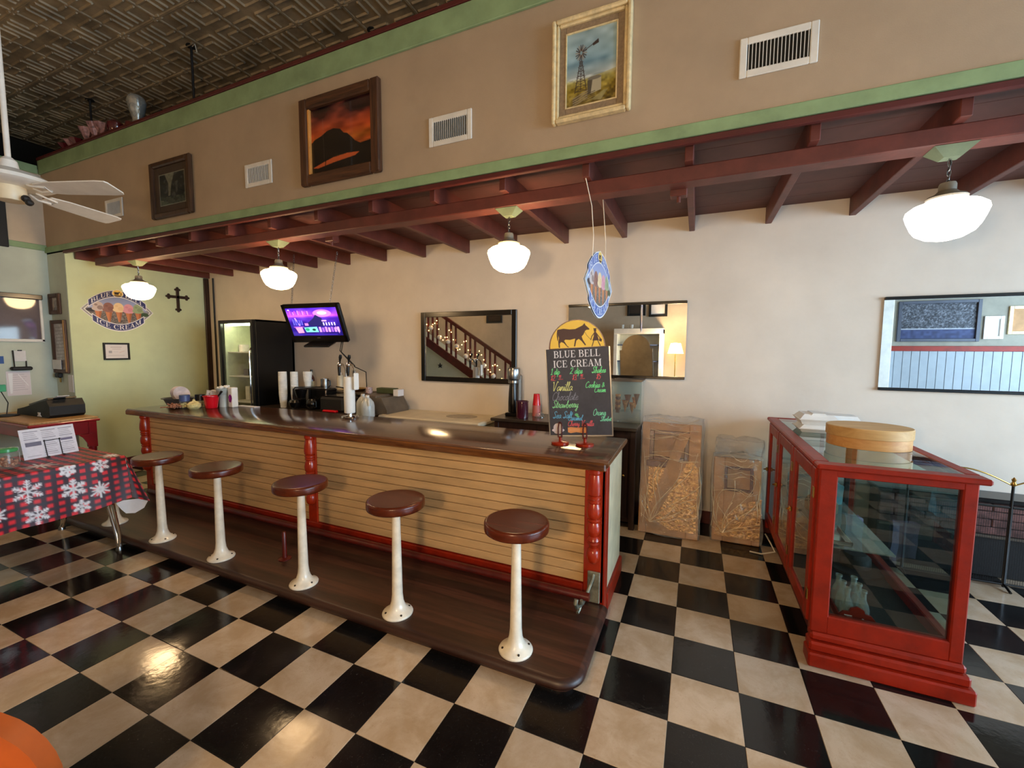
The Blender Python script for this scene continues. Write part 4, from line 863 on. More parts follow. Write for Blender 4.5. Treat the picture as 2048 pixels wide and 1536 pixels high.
# ------------------------------------------------------------------ mirrors on the back wall
YM = YB-.001
def wall_mirror(x0, x1, z0, z1, w, lab, m='black', sides=True):
    t = thing('wall_mirror', lab, 'mirror', ((x0+x1)/2, YB, z0))
    b = B()
    if sides: b.box(x0, x0+w, YM-.03, YM, z0, z1, .004).box(x1-w, x1, YM-.03, YM, z0, z1, .004)
    a = w if sides else 0
    if not sides:
        obj('bottom_rail', B().box(x0, x1, YM-.03, YM, z0, z0+w, .004), m, t); obj('top_rail', B().box(x0, x1, YM-.03, YM, z1-w, z1, .004), m, t)
    else:
        b.box(x0+a, x1-a, YM-.03, YM, z0, z0+w, .004).box(x0+a, x1-a, YM-.03, YM, z1-w, z1, .004); obj('frame', b, m, t)
    obj('mirror_pane', B().box(x0+a, x1-a, YM-.014, YM-.004, z0+w, z1-w), 'mirror', t); return t
wall_mirror(-2.735, -1.468, 1.255, 2.085, .058, 'black framed mirror beside the television, reflecting the red stair railing')
wall_mirror(-.880, .266, 1.367, 2.112, .026, 'frameless sided mirror behind the chalkboard with black top and bottom rails', sides=False)
wall_mirror(1.722, 2.95, 1.332, 2.078, .024, 'wide mirror above the display case reflecting white panelling', sides=False)

# ------------------------------------------------------------------ things behind the bar
# glass door cooler
t = thing('drink_cooler', 'tall black upright cooler with a lit glass door in the back corner', 'refrigerator', (-5.27, .28, 0))
x0, x1, y0, y1, zt = -5.615, -4.926, -.022, .595, 2.02
b = B().box(x1-.03, x1, y0+.05, y1, .02, zt, .006).box(x0, x0+.03, y0+.05, y1, .02, zt, .006).box(x0, x1, y0+.05, y1, zt-.03, zt, .006).box(x0, x1, y1-.03, y1, .02, zt).box(x0, x1, y0+.05, y1, 0, .2, .006)
obj('cabinet', b, 'blackplastic', t)
obj('liner', B().box(x0+.03, x0+.04, y0+.06, y1-.03, .2, zt-.03).box(x1-.04, x1-.03, y0+.06, y1-.03, .2, zt-.03).box(x0+.04, x1-.04, y1-.045, y1-.03, .2, zt-.03).box(x0+.03, x1-.03, y0+.06, y1-.03, .2, .22), 'coolerin', t)
d = obj('door', frame_boxes(B(), x0, x1, .21, zt-.005, .045, y0, y0+.045, .006), 'blackplastic', t)
obj('door_pane', B().box(x0+.045, x1-.045, y0+.018, y0+.024, .255, zt-.05), 'pane', d)
obj('handle', B().tube([(x1-.03, y0-.004, .75), (x1-.03, y0-.03, .80), (x1-.03, y0-.03, 1.6), (x1-.03, y0-.004, 1.65)], .009, 8), 'chrome', d)
obj('light_tube', B().box(x0+.08, x1-.08, y0+.075, y0+.12, zt-.075, zt-.045, .006), 'tube', t)
for z in (.55, .9, 1.25, 1.58): obj('shelf', B().box(x0+.045, x1-.045, y0+.09, y1-.05, z, z+.012), 'white', t)
for k, (x, z, m, h_) in enumerate([(-5.3, 1.262, 'greenbox', .12), (-5.15, 1.262, 'greymetal', .10), (-5.42, 1.262, 'greymetal', .09), (-5.2, .912, 'greenbox', .16), (-5.4, .912, 'white', .2), (-5.1, .912, 'greymetal', .14), (-5.5, 1.592, 'pinkwhite', .1)]):
    tag(obj('drink_carton', B().box(x-.045, x+.045, .2, .3, z, z+h_, .008), m), '%s carton on the %s cooler shelf%s' % ({'greenbox': 'green', 'greymetal': 'grey', 'white': 'white', 'pinkwhite': 'pale'}[m], 'upper' if z > 1.5 else 'middle' if z > 1 else 'lower', ', nearest the bright door edge' if x > -5.18 else ', nearest the alcove wall' if x < -5.38 else ', mid shelf'), 'carton', 'cartons inside the cooler')
# dark service pipes in the corner
tag(obj('wall_conduit', B().tube([(-6.70, .60, .02), (-6.69, .60, 2.74)], .012, 8), 'blackmatte'), 'thin dark conduit running up the corner beside the cooler', 'pipe')
# television
tv = thing('television', 'black television tilted forward on chains showing a purple menu', 'television', (-3.757, -.071, 1.935))
tu = Vector((math.cos(.152), math.sin(.152), .007)).normalized(); tn = Vector((math.sin(.152), -math.cos(.152), 0)); tu2 = Vector((0, 0, 1))*math.cos(.395)+tn*math.sin(.395); tu2 = (tu2-tu*tu2.dot(tu)).normalized(); tf = tu.cross(tu2)
tc = Vector((-3.757, -.071, 1.935)); TX = Matrix(((tu.x, tu2.x, tf.x, tc.x), (tu.y, tu2.y, tf.y, tc.y), (tu.z, tu2.z, tf.z, tc.z), (0, 0, 0, 1)))
hw, hh = .39, .234
obj('body', B().box(-hw, hw, -hh, hh, -.045, -.005, .012, X=TX).box(-hw*.7, hw*.7, -hh*.7, hh*.7, -.09, -.045, .02, X=TX), 'blackplastic', tv)
obj('bezel', B().box(-hw, -hw+.045, -hh, hh, -.006, .006, .004, X=TX).box(hw-.045, hw, -hh, hh, -.006, .006, .004, X=TX).box(-hw, hw, hh-.045, hh, -.006, .006, .004, X=TX).box(-hw, hw, -hh, -hh+.085, -.006, .006, .004, X=TX), 'black', tv)
cv = Cv(168, 92, (36, 16, 120)); cv.vgrad([(0, (70, 30, 190)), (.12, (120, 50, 210)), (.28, (180, 70, 215)), (.36, (80, 30, 170)), (.6, (40, 18, 130)), (1, (30, 14, 110))]); cv.noise(12, 50, sx=2)
cv.ell(118, 18, 30, 12, (240, 130, 220), .9); cv.ell(118, 17, 16, 6, (255, 200, 235), .9); cv.poly([(84, 34), (94, 22), (112, 34), (118, 60), (70, 60), (60, 50)], (22, 20, 84))
for k in range(12): cv.rect(10+k*5.4, 8+((k*7) % 5), 13+k*5.4, 22, [(214, 80, 200), (150, 70, 240), (250, 140, 220)][k % 3])
cv.line([(10, 26), (84, 24)], 1.2, (220, 110, 240)); cv.poly([(20, 32), (24, 31), (34, 58), (30, 58)], (210, 150, 255))
for k in range(5): cv.rect(12+k*7, 36+k, 16+k*7, 56, (96, 90, 240))
cv.rect(50, 50, 62, 58, (216, 120, 190)); cv.line([(10, 62), (44, 62)], 1.4, (230, 120, 240))
cv.poly([(14, 64), (38, 63), (40, 82), (20, 83)], (250, 140, 176)); cv.poly([(44, 64), (88, 62), (90, 80), (48, 80)], (120, 224, 190)); cv.ell(54, 71, 7, 5, (40, 150, 110)); cv.ell(76, 72, 6, 4, (20, 60, 60))
for k in range(7): cv.rect(94+k*10, 63+(k % 2)*2, 101+k*10, 80, [(236, 150, 230), (150, 90, 230), (200, 130, 250)][k % 3])
for k in range(5): cv.rect(112+k*9, 48, 116+k*9, 58, (220, 200, 255))
cv.rect(110, 40, 126, 45, (200, 150, 250)); cv.rect(6, 4, 12, 7, (255, 230, 255)); cv.line([(150, 62), (158, 84)], 1.5, (240, 170, 255)); cv.rect(20, 86, 150, 90, (48, 26, 140))
sw, sy0, sy1 = hw-.045, -hh+.085, hh-.045
picture('screen', cv, lambda u, v: TX @ Vector(((u-.5)*2*sw, sy1-v*(sy1-sy0), .001)), print_mat('tv_screen', emit=1.05), tv)
obj('logo', B().box(-.022, .022, -hh+.055, -hh+.063, .006, .0068, X=TX), 'greymetal', tv)
fb = [(-.19, -hh-.034), (.19, -hh-.034), (.14, -hh), (-.14, -hh)]
obj('foot', B().box(-.18, .18, -hh-.03, -hh-.004, -.06, .10, .012, X=TX), 'blackplastic', tv)
for sx_, xt in ((-.26, -4.06), (.26, -3.46)):
    p0 = TX @ Vector((sx_, hh-.01, -.03)); p1 = Vector((xt, p0.y+.10, 2.745)); N = 22; cb_ = B()
    for k in range(N):
        a = p0.lerp(p1, k/N); c_ = p0.lerp(p1, (k+1.25)/N); s_ = Vector((.006, 0, 0)) if k % 2 else Vector((0, .006, 0)); cb_.tube([a-s_, a.lerp(c_, .5)-s_*1.6, c_-s_, c_+s_, a.lerp(c_, .5)+s_*1.6, a+s_], .0022, 5, closed=True)
    obj('chain', cb_, 'steel', tv)
for q in ([TX @ Vector((.26, -hh, -.05)), (-3.50, .05, 1.62), (-3.60, .30, 1.50), (-3.76, .55, 1.42), (-3.84, .60, 1.34), (-3.84, .60, 1.16)], [TX @ Vector((.28, -hh, -.05)), (-3.49, .06, 1.60), (-3.52, .30, 1.42), (-3.60, .58, 1.34), (-3.61, .60, 1.1)]): obj('power_cable', B().tube(q, .006, 6), 'blackmatte', tv)
# low back counter and riser
t = thing('back_counter', 'low dark counter behind the bar under the coffee machines', 'counter', (-3.85, .27, 0))
obj('body', B().box(-4.86, -3.02, -.02, .60, 0, .855, .006), 'darkwood', t); obj('top', B().box(-4.88, -3.0, -.05, .615, .855, .885, .006), 'cabtop', t)
t = thing('back_riser', 'grey metal riser shelf along the wall behind the coffee maker', 'shelf', (-3.9, .49, .885))
obj('top', B().box(-4.72, -3.44, .36, .60, 1.075, 1.095, .004), 'greymetal', t)
for x in (-4.70, -3.46): obj('leg', B().box(x-.02, x+.02, .38, .59, .885, 1.075, .003), 'greymetal', t)
def cup_stack(x, y, z, h_, r, lab, tilt=0.0):
    b = B(); pr = [(r*.72, 0), (r*.80, h_*.10), (r*.98, h_-.02*3)]
    n = max(3, int(h_/.018)); prof = [(r*.70, 0), (r*.78, .055)]
    for k in range(n-3): z_ = .058+k*(h_-.07)/(n-3); prof += [(r*(.80+.16*min(1, k/6)), z_), (r*(.86+.16*min(1, k/6)), z_+.006), (r*(.86+.16*min(1, k/6)), z_+.012)]
    prof += [(r*.96, h_-.006), (r, h_-.004), (r, h_), (r*.9, h_), (r*.7, h_-.06)]
    return tag(obj('cup_stack', b.lathe(prof, (x, y, z), 22), 'foam'), lab, 'cups', 'stacks of white cups')
cup_stack(-4.50, .06, .885, .46, .050, 'tallest stack of white foam cups in front of the black cooler')
cup_stack(-4.445, .185, .885, .455, .046, 'middle stack of white foam cups beside the coffee maker')
cup_stack(-4.30, .27, 1.152, .19, .055, 'short stack of white cups on top of the coffee maker')
t = thing('coffee_maker', 'glossy black twin coffee brewer behind the bar', 'coffee maker', (-4.08, .20, .885))
obj('body', B().box(-4.38, -4.12, .10, .34, .885, 1.15, .02).box(-4.12, -3.86, .16, .34, .885, 1.14, .015), 'black', t)
obj('hopper', B().lathe([(.05, 1.02), (.075, 1.10), (.08, 1.13), (.07, 1.14)], (-4.20, .08, 0), 20), 'black', t)
cf = obj('carafe', B().lathe([(.05, .90), (.072, .93), (.075, .97), (.055, 1.01), (.05, 1.02)], (-4.0, .07, 0), 22), 'black', t)
obj('carafe_handle', B().tube([(-3.94, .04, 1.0), (-3.89, .03, .99), (-3.89, .03, .93), (-3.93, .04, .92)], .008, 8), 'blackplastic', cf)
obj('carafe', B().lathe([(.05, .90), (.070, .93), (.073, .97), (.055, 1.0)], (-4.24, .02, 0), 22), 'black', t)
obj('side_trim', B().box(-4.385, -4.37, .095, .12, .90, 1.13, .004).box(-3.87, -3.855, .15, .17, .89, 1.12, .004), 'chrome', t)
t = thing('syrup_bottle', 'dark amber bottle with tan label behind the coffee maker', 'bottle', (-4.40, .42, 1.095))
obj('glass_body', B().lathe([(.034, 0), (.038, .004), (.038, .135), (.030, .165), (.014, .19), (.013, .235), (.015, .24)], (-4.40, .42, 1.095), 20), 'amber', t); obj('label', B().lathe([(.0386, .03), (.0386, .11)], (-4.40, .42, 1.095), 20), 'label', t); obj('cap', B().lathe([(.016, .23), (.016, .265), (.001, .267)], (-4.40, .42, 1.095), 14), 'blackplastic', t); obj('neck_label', B().lathe([(.0145, .195), (.0142, .225)], (-4.40, .42, 1.095), 14), 'label', t)
t = thing('steel_pitcher', 'steel frothing pitcher with dark handle beside the amber bottle', 'pitcher', (-4.16, .42, 1.095))
obj('body', B().lathe([(.050, 0), (.056, .03), (.050, .09), (.052, .15), (.046, .15), (.044, .02)], (-4.16, .42, 1.095), 22), 'steel', t); obj('handle', B().tube([(-4.11, .42, 1.225), (-4.07, .42, 1.22), (-4.065, .42, 1.16), (-4.11, .42, 1.125)], .008, 8), 'blackplastic', t)
t = thing('milk_bottle', 'tall cream plastic bottle under the television cable', 'bottle', (-3.95, .48, 1.095))
obj('body', B().lathe([(.038, 0), (.042, .005), (.042, .18), (.030, .205), (.018, .212)], (-3.95, .48, 1.095), 20), 'freezer', t); obj('cap', B().lathe([(.018, .205), (.018, .235), (.001, .236)], (-3.95, .48, 1.095), 14), 'white', t)
t = thing('steel_pan', 'shallow steel pan on the riser behind the tap tower', 'pan', (-3.66, .45, 1.095))
obj('pan', B().lathe([(.10, 0), (.14, .035), (.15, .04), (.13, .034), (.09, .008)], (-3.66, .45, 1.095), 24), 'brass', t); obj('handle', B().tube([(-3.78, .42, 1.13), (-3.92, .38, 1.15)], .008, 8), 'blackplastic', t)
t = thing('black_kettle', 'low black appliance behind the tap tower', 'appliance', (-3.68, .15, .885))
obj('body', B().box(-3.83, -3.45, .02, .30, .885, 1.06, .025), 'blackmatte', t); obj('lid', B().box(-3.80, -3.48, .05, .28, 1.06, 1.075, .006), 'black', t)
tag(obj('red_cloth', B().box(-3.72, -3.50, -.045, .01, .885, .915, .012), 'redplastic'), 'folded red cloth low behind the bar top edge', 'cloth')
# sandwich press / grey grill
t = thing('waffle_grill', 'grey metal hooded grill on the counter behind the milk jug', 'grill', (-3.12, .36, .885))
obj('body', B().prism([(-.02, .0), (.50, .0), (.50, .05), (.42, .19), (.10, .19), (-.02, .06)], (-3.38, .12, .885), (1, 0, 0), (0, 0, 1), -.40), 'greymetal', t)
obj('hood', B().box(-3.30, -3.04, .13, .46, 1.05, 1.10, .015), 'greymetal', t); obj('front_panel', B().prism([(0, .0), (.3, .0), (.3, .05), (.25, .10), (0, .10)], (-3.36, .119, .885), (1, 0, 0), (0, 0, 1), .006), 'blackplastic', t)
tag(obj('recipe_box', B().box(-3.24, -2.98, .36, .46, 1.102, 1.165, .004), 'greenbox'), 'long dark green box lying on the grey grill', 'box'); tag(obj('label_card', B().box(-2.975, -2.90, .35, .46, 1.075, 1.155, .004), 'paper'), 'white boxed card at the end of the dark green box', 'box')
tag(obj('speckled_mug', B().lathe([(.035, 0), (.04, .005), (.04, .075), (.036, .075), (.033, .008)], (-3.30, .30, 1.10), 18), mat('speckle_glaze', (226, 214, 206), .3, col2=(150, 60, 50), vscale=60)), 'small white mug with red speckles beside the green box', 'mug')
# milk jugs
for x, y, lab in ((-2.96, -.10, 'translucent plastic gallon jug right of the tap tower'), (-3.10, -.02, 'gallon jug half hidden directly behind the tap tower')):
    t = thing('water_jug', lab, 'jug', (x, y, .885), 0, 'plastic gallon jugs')
    obj('body', B().lathe([(.068, 0), (.075, .01), (.075, .13), (.066, .17), (.040, .205), (.020, .222), (.019, .235)], (x, y, .885), 20), 'milk', t); obj('cap', B().lathe([(.021, .228), (.021, .246), (.001, .247)], (x, y, .885), 14), 'white', t); obj('handle', B().tube([(x+.03, y-.03, 1.10), (x+.065, y-.05, 1.08), (x+.072, y-.055, 1.02)], .011, 8), 'milk', t)
# chest freezer
t = thing('chest_freezer', 'ivory chest freezer with a round mark on its lid behind the bar', 'freezer', (-2.3, .30, 0))
obj('cabinet', B().box(-2.93, -1.66, .06, .60, 0, .84, .012), 'freezer', t); obj('lid', B().box(-2.95, -1.64, .04, .61, .84, .892, .014), 'freezer', t); obj('lid_ring', B().lathe([(.17, .890), (.17, .8935), (.001, .8935)], (-2.03, .36, 0), 32, sx=1.1, sy=.8), 'freezermark', t, smooth=0)
# tap tower on the bar
t = thing('tap_tower', 'white wrapped two tap drink tower on a round chrome base', 'tap', (-2.663, -.662, HB))
c = (-2.663, -.662, HB)
obj('base', B().lathe([(.080, 0), (.082, .008), (.076, .018), (.03, .024)], c, 32), 'chrome', t)
obj('stem', B().lathe([(.024, .02), (.024, .05), (.03, .06)], c, 18), 'chrome', t)
obj('column', B().lathe([(.046, .045), (.050, .05), (.051, .20), (.048, .385), (.044, .392)], c, 28), 'foam', t)
for k, (dx, dz) in enumerate(((-.045, 0), (.065, 0))):
    x = c[0]+dx; y = c[1]-.01
    obj('spout', B().tube([(x+.02, y, HB+.33), (x+.02, y, HB+.42), (x+.012, y, HB+.47), (x-.015, y, HB+.505), (x-.06, y, HB+.515)], .009, 10).sphere((x-.062, y, HB+.505), .024, 12), 'chrome', t)
    obj('nozzle', B().lathe([(.010, .40), (.014, .44), (.016, .485)], (x-.066, y, HB), 12), 'blackplastic', t)
    obj('tap_handle', B().tube([(x-.055, y, HB+.525), (x-.050, y-.004, HB+.55), (x-.042, y-.006, HB+.575), (x-.036, y-.008, HB+.60)], [.006, .010, .016, .012], 10), 'blackplastic', t)
obj('towel', B().box(c[0]+.075, c[0]+.098, c[1]-.03, c[1]+.03, HB+.27, HB+.43, .008), 'foam', t)

# left end of the bar: jars, tray and bowls
t = thing('grey_tray', 'dark grey roasting tray at the left end of the bar top', 'tray', (-5.0, -.80, HB))
obj('tray', B().lathe([(.10, .0), (.12, .012), (.15, .075), (.175, .082), (.175, .088), (.145, .082), (.115, .018)], (-5.06, -.84, HB), 28, sx=.95, sy=.9), 'greytray', t)
for k in range(4): tag(obj('foam_bowl', B().lathe([(.04, 0), (.072, .022), (.088, .034), (.086, .037), (.070, .026), (.04, .004)], (0, 0, 0), 24, X=Matrix.Translation((-5.08+k*.018, -.84, HB+.125)) @ Matrix.Rotation(R(72), 4, 'Y')), 'pinkwhite'), 'white foam bowl standing on edge in the grey tray, %s' % ['nearest the tray rim at left', 'second from the tray rim', 'third from the tray rim', 'nearest the heart shaped scoops'][k], 'bowl', 'white bowls on edge in the tray')
cb2 = B()
for k in range(70): cb2.tube([(-4.80+rng.normal(0, .035), -1.02+rng.normal(0, .035), HB+.012+abs(rng.normal(0, .018))) for _ in range(2)], .006, 5)
o = obj('wrapped_straws', cb2, 'candy'); tag(o, 'loose pile of brown wrapped sweets beside the grey tray', 'candy'); o['kind'] = 'stuff'
def jar(x, y, lidm, lab, r=.046, h_=.085, fill='butter'):
    t = thing('glass_jar', lab, 'jar', (x, y, HB), 0, 'jars at the left end of the bar')
    obj('glass_body', B().lathe([(r*.9, 0), (r, .006), (r, h_-.012), (r*.85, h_)], (x, y, HB), 22), 'jarglass', t); f = B()
    for k in range(12): f.sphere((x+rng.normal(0, r*.4), y+rng.normal(0, r*.4), HB+.015+rng.random()*.04), .014, 8)
    obj('contents', f, fill, t); obj('lid', B().lathe([(r*1.06, h_-.006), (r*1.06, h_+.058), (r*.98, h_+.062), (.001, h_+.062)], (x, y, HB), 24), lidm, t)
jar(-4.735, -.955, 'bluecap', 'clear jar with a tall blue lid near the bar front'); jar(-4.66, -.84, 'blackplastic', 'clear jar with a tall black lid behind the blue lidded one')
t = thing('butter_dish', 'round lidded glass dish of pale butter mints beside the red bucket', 'dish', (-4.60, -.94, HB))
obj('dish', B().lathe([(.045, 0), (.062, .02), (.066, .05), (.060, .055), (.040, .075), (.015, .085), (.012, .10), (.001, .102)], (-4.60, -.94, HB), 24), 'butter', t)
for k, (x, y) in enumerate(((-4.70, -.74), (-4.655, -.72), (-4.62, -.70), (-4.585, -.68), (-4.67, -.68))):
    tag(obj('paper_cup', B().lathe([(.018, 0), (.032, .07), (.036, .072), (.030, .066), (.016, .004)], (0, 0, 0), 16, X=Matrix.Translation((x, y, HB+.105+.0*k)) @ Matrix.Rotation(R(-25+14*k), 4, 'X')), 'tancloth' if False else 'paper'), 'white paper scoop cup heaped above the dark lidded jar, %s' % ['leftmost', 'second from left', 'in the middle', 'nearest the grey bowl', 'at the back'][k], 'cup', 'paper scoop cups above the jars')
tag(obj('cup_rack', B().box(-4.74, -4.55, -.76, -.64, HB, HB+.104, .01), 'blackplastic'), 'low black rack carrying paper scoop cups behind the jars', 'rack')
t = thing('red_bucket', 'red plastic bucket with black scoop handle on the bar', 'bucket', (-4.50, -.82, HB))
obj('bucket', B().lathe([(.052, 0), (.056, .004), (.074, .125), (.080, .128), (.080, .136), (.070, .134), (.052, .01)], (-4.50, -.82, HB), 28), 'redplastic', t); obj('scoop_handle', B().tube([(-4.46, -.80, HB+.10), (-4.42, -.78, HB+.15), (-4.395, -.77, HB+.185)], [.008, .010, .013], 10), 'blackplastic', t)
t = thing('grey_bowl', 'pale grey bowl of white marshmallows sitting above the red bucket', 'bowl', (-4.50, -.70, HB))
obj('stand', B().lathe([(.05, 0), (.045, .10), (.05, .135)], (-4.50, -.685, HB), 20), 'bucketgrey', t); obj('bowl', B().lathe([(.05, .135), (.066, .16), (.076, .21), (.070, .208), (.05, .15)], (-4.50, -.685, HB), 26), 'bucketgrey', t); mb = B()
for k in range(26): a = rng.random()*6.28; q = rng.random()**.5*.062; mb.sphere((-4.50+q*math.cos(a), -.685+q*math.sin(a), HB+.205+rng.random()*.022), .014, 8)
obj('marshmallows', mb, 'foam', t)['kind'] = 'stuff'
t = thing('tissue_carton', 'white upright carton with purple blossom print beside the red bucket', 'carton', (-4.37, -.66, HB))
obj('carton', B().box(-4.405, -4.335, -.70, -.63, HB, HB+.22, .006), 'foam', t); obj('blossom', B().prism([(.030*math.cos(a*.7)+.006*math.sin(a*3), .045*math.sin(a*.7)) for a in range(9)], (-4.365, -.7005, HB+.10), (1, 0, 0), (0, 0, 1), .001), 'purple', t)
tag(obj('paper_sheet', B().box(-4.42, -4.12, -.60, -.53, HB, HB+.004), 'paper'), 'white paper lying flat on the bar behind the purple printed carton', 'paper')

# ------------------------------------------------------------------ dark cabinet right of the freezer and the things on it
t = thing('back_cabinet', 'dark walnut cabinet against the back wall right of the freezer', 'cabinet', (-.82, .38, 0))
obj('top', B().box(-1.555, -.098, .125, .618, .915, .946, .006), 'cabtop', t)
obj('body', B().box(-1.52, -.115, .18, .61, .06, .915), 'darkwood', t)
obj('apron', B().box(-1.52, -.11, .155, .185, .84, .912, .005), 'darkwood', t)
for x in (-1.50, -.135): obj('leg', B().box(x-.022, x+.028, .150, .195, 0, .905, .004), 'darkwood', t)
obj('leg', B().box(-.157, -.107, .565, .61, 0, .905, .004), 'darkwood', t); obj('leg', B().box(-1.522, -1.47, .565, .61, 0, .905, .004), 'darkwood', t)
for k in range(3):
    x0 = -1.46+k*.435; dd = obj('door', B().box(x0, x0+.42, .168, .184, .10, .83, .006), 'darkwood', t); obj('knob', B().sphere((x0+.38, .158, .5), .014, 10), 'brass', dd)
ZT = .946
t = thing('soda_maker', 'silver topped soda machine with smoked bottle on the dark cabinet', 'appliance', (-1.40, .35, ZT))
obj('base', B().box(-1.47, -1.33, .29, .47, ZT, ZT+.035, .01), 'blackplastic', t); obj('spine', B().box(-1.455, -1.335, .40, .47, ZT+.03, ZT+.44, .02), 'greymetal', t)
obj('head', B().lathe([(.068, .385), (.070, .39), (.070, .49), (.064, .505), (.05, .51), (.001, .511)], (-1.395, .365, ZT), 28, sx=.92, sy=1.2), 'steel', t)
obj('collar', B().lathe([(.050, .345), (.054, .35), (.054, .375), (.05, .38)], (-1.395, .345, ZT), 24), 'steel', t)
obj('bottle', B().lathe([(.046, .04), (.052, .05), (.052, .14), (.047, .24), (.040, .32), (.036, .345)], (-1.395, .345, ZT), 24), 'blackplastic', t)
t = thing('plum_canister', 'plum red ceramic canister on the front of the dark cabinet', 'canister', (-1.245, .235, ZT)); obj('pot', B().lathe([(.058, 0), (.062, .005), (.062, .165), (.065, .168), (.065, .178), (.058, .178), (.055, .02)], (-1.245, .235, ZT), 28), 'plum', t)
t = thing('cup_tower', 'upturned red plastic cups stacked over pink cups on the cabinet', 'cups', (-1.17, .45, ZT)); obj('red_cup', B().lathe([(.043, .115), (.042, .12), (.032, .228), (.029, .235), (.001, .236)], (-1.17, .45, ZT), 22), 'redplastic', t); obj('pink_cup', B().lathe([(.046, 0), (.045, .02), (.041, .115)], (-1.17, .45, ZT), 22), 'pinkplastic', t)
t = thing('glass_dome', 'small upturned glass bowl near the plum canister', 'bowl', (-1.10, .36, ZT)); obj('dome', B().lathe([(.055, 0), (.052, .02), (.038, .045), (.012, .058), (.001, .059)], (-1.10, .36, ZT), 22), 'jarglass', t)
t = thing('condiment_pot', 'small dark pot holding white packets left of the chalkboard', 'pot', (-.985, .48, ZT)); obj('pot', B().lathe([(.045, 0), (.055, .03), (.055, .085), (.05, .085), (.045, .03)], (-.985, .48, ZT), 20), 'plum', t)
for k in range(5): obj('packet', B().box(-1.01+k*.012, -1.003+k*.012, .455, .50, ZT+.05, ZT+.125-.008*(k % 2), .002), 'paper', t)
# clear cone bin
t = thing('cone_bin', 'clear plastic bin of ice cream cones with a dark lid', 'container', (-.23, .48, ZT))
x0, x1, y0, y1 = -.385, -.10, .385, .585
obj('walls', B().box(x0, x1, y0, y0+.004, ZT, ZT+.40).box(x0, x0+.004, y0, y1, ZT, ZT+.40).box(x1-.004, x1, y0, y1, ZT, ZT+.40).box(x0, x1, y1-.004, y1, ZT, ZT+.40).box(x0, x1, y0, y1, ZT, ZT+.006), 'jarglass', t)
obj('lid', B().prism([(0, 0), (.285, 0), (.30, .018), (.03, .024)], (x0, y0-.01, ZT+.40), (1, 0, 0), (0, 0, 1), -.21), 'greymetal', t)
for k in range(6): tag(obj('wafer_cup', B().lathe([(.018, 0), (.019, .028), (.026, .032), (.027, .05), (.022, .05), (.016, .01)], (-.325, .45, ZT+.09+k*.026), 14), 'cone' if k % 2 else 'conedk'), 'flat bottomed wafer cup in the clear bin, %s of the stack' % ['bottom', 'second up', 'third up', 'fourth up', 'fifth up', 'top'][k], 'cone', 'wafer cups stacked in the bin')
for k, (x, z, m, s_) in enumerate(((-.255, .10, 'cone', 1.0), (-.235, .145, 'conedk', 1.05), (-.19, .085, 'cone', .95), (-.165, .13, 'cone', 1.0), (-.150, .175, 'conedk', .9))):
    tag(obj('waffle_cone', B().lathe([(.002, 0), (.030*s_, .11*s_), (.034*s_, .115*s_), (.027*s_, .108*s_)], (x, .45+.015*(k % 2), ZT+z), 16), m), 'waffle cone in the clear bin, %s' % ['lowest by the wafer stack', 'dark, above the lowest one', 'low in the middle', 'upper middle', 'topmost at the far side'][k], 'cone', 'waffle cones in the bin')
wr = B()
def crumple(x0, x1, y0, y1, z0, z1, amp, n=14, seed=0, mask=None):
    b = B(); c = Vector(((x0+x1)/2, (y0+y1)/2, (z0+z1)/2)); s_ = Vector(((x1-x0)/2, (y1-y0)/2, (z1-z0)/2))
    bm = bmesh.new(); bmesh.ops.create_cube(bm, size=2); bmesh.ops.subdivide_edges(bm, edges=bm.edges[:], cuts=n, use_grid_fill=True)
    for v in bm.verts:
        p = v.co.copy(); q = Vector((p.x*s_.x, p.y*s_.y, p.z*s_.z))
        nz = mnoise.noise_vector(Vector((q.x*7+seed, q.y*7, q.z*4)))*amp+mnoise.noise_vector(Vector((q.x*19, q.y*19+seed, q.z*11)))*amp*.5
        rim = max(abs(p.x), abs(p.y), abs(p.z)); r2 = Vector((p.x, p.y, p.z)).length
        q = q*(1-.04*(r2-1))+nz; v.co = c+q
    bm.verts.index_update()
    b.add([tuple(v.co) for v in bm.verts], [tuple(v.index for v in f.verts) for f in bm.faces]); bm.free(); return b
obj('bag', crumple(x0+.01, x1-.01, y0+.01, y1-.01, ZT+.008, ZT+.11, .014, 8, 3), 'wrap', t)

# ------------------------------------------------------------------ plastic wrapped parcels by the wall
def parcel(nm, lab, x0, x1, y0, zt, tilt, win, ztop, seed):
    t = thing(nm, lab, 'parcel', ((x0+x1)/2, y0, 0), 0, 'parcels wrapped in clear plastic')
    X = Matrix.Translation(((x0+x1)/2, y0, 0)) @ Matrix.Rotation(-tilt, 4, 'X') @ Matrix.Translation((-(x0+x1)/2, -y0, 0))
    wx0, wx1, wz0, wz1 = win
    obj('carton', B().box(x0, wx0, y0, y0+.10, .004, zt, .006, X=X).box(wx1, x1, y0, y0+.10, .004, zt, .006, X=X).box(wx0, wx1, y0, y0+.10, .004, wz0, .004, X=X).box(wx0, wx1, y0, y0+.10, wz1, zt, .004, X=X).box(wx0, wx1, y0+.05, y0+.10, wz0, wz1, X=X), 'cardboard', t)
    return t, X
pa, X = parcel('wrapped_parcel', 'taller plastic wrapped carton of gold papered red wood frames beside the dark cabinet', -.070, .430, .155, 1.00, R(9), (.00, .33, .66, .93), 1.0, 1)
f = frame_boxes(B(), .0, .33, .66, .93, .035, .16, .20, .004)
b = B(); b.f = f.f; b.mi = f.mi; b.v = [tuple(X @ Vector(v)) for v in f.v]; obj('wood_frame', b, 'maroonwood', pa)
obj('wood_rail', B().box(-.02, .20, .150, .165, .60, .655, .004, X=X), 'maroonwood', pa)
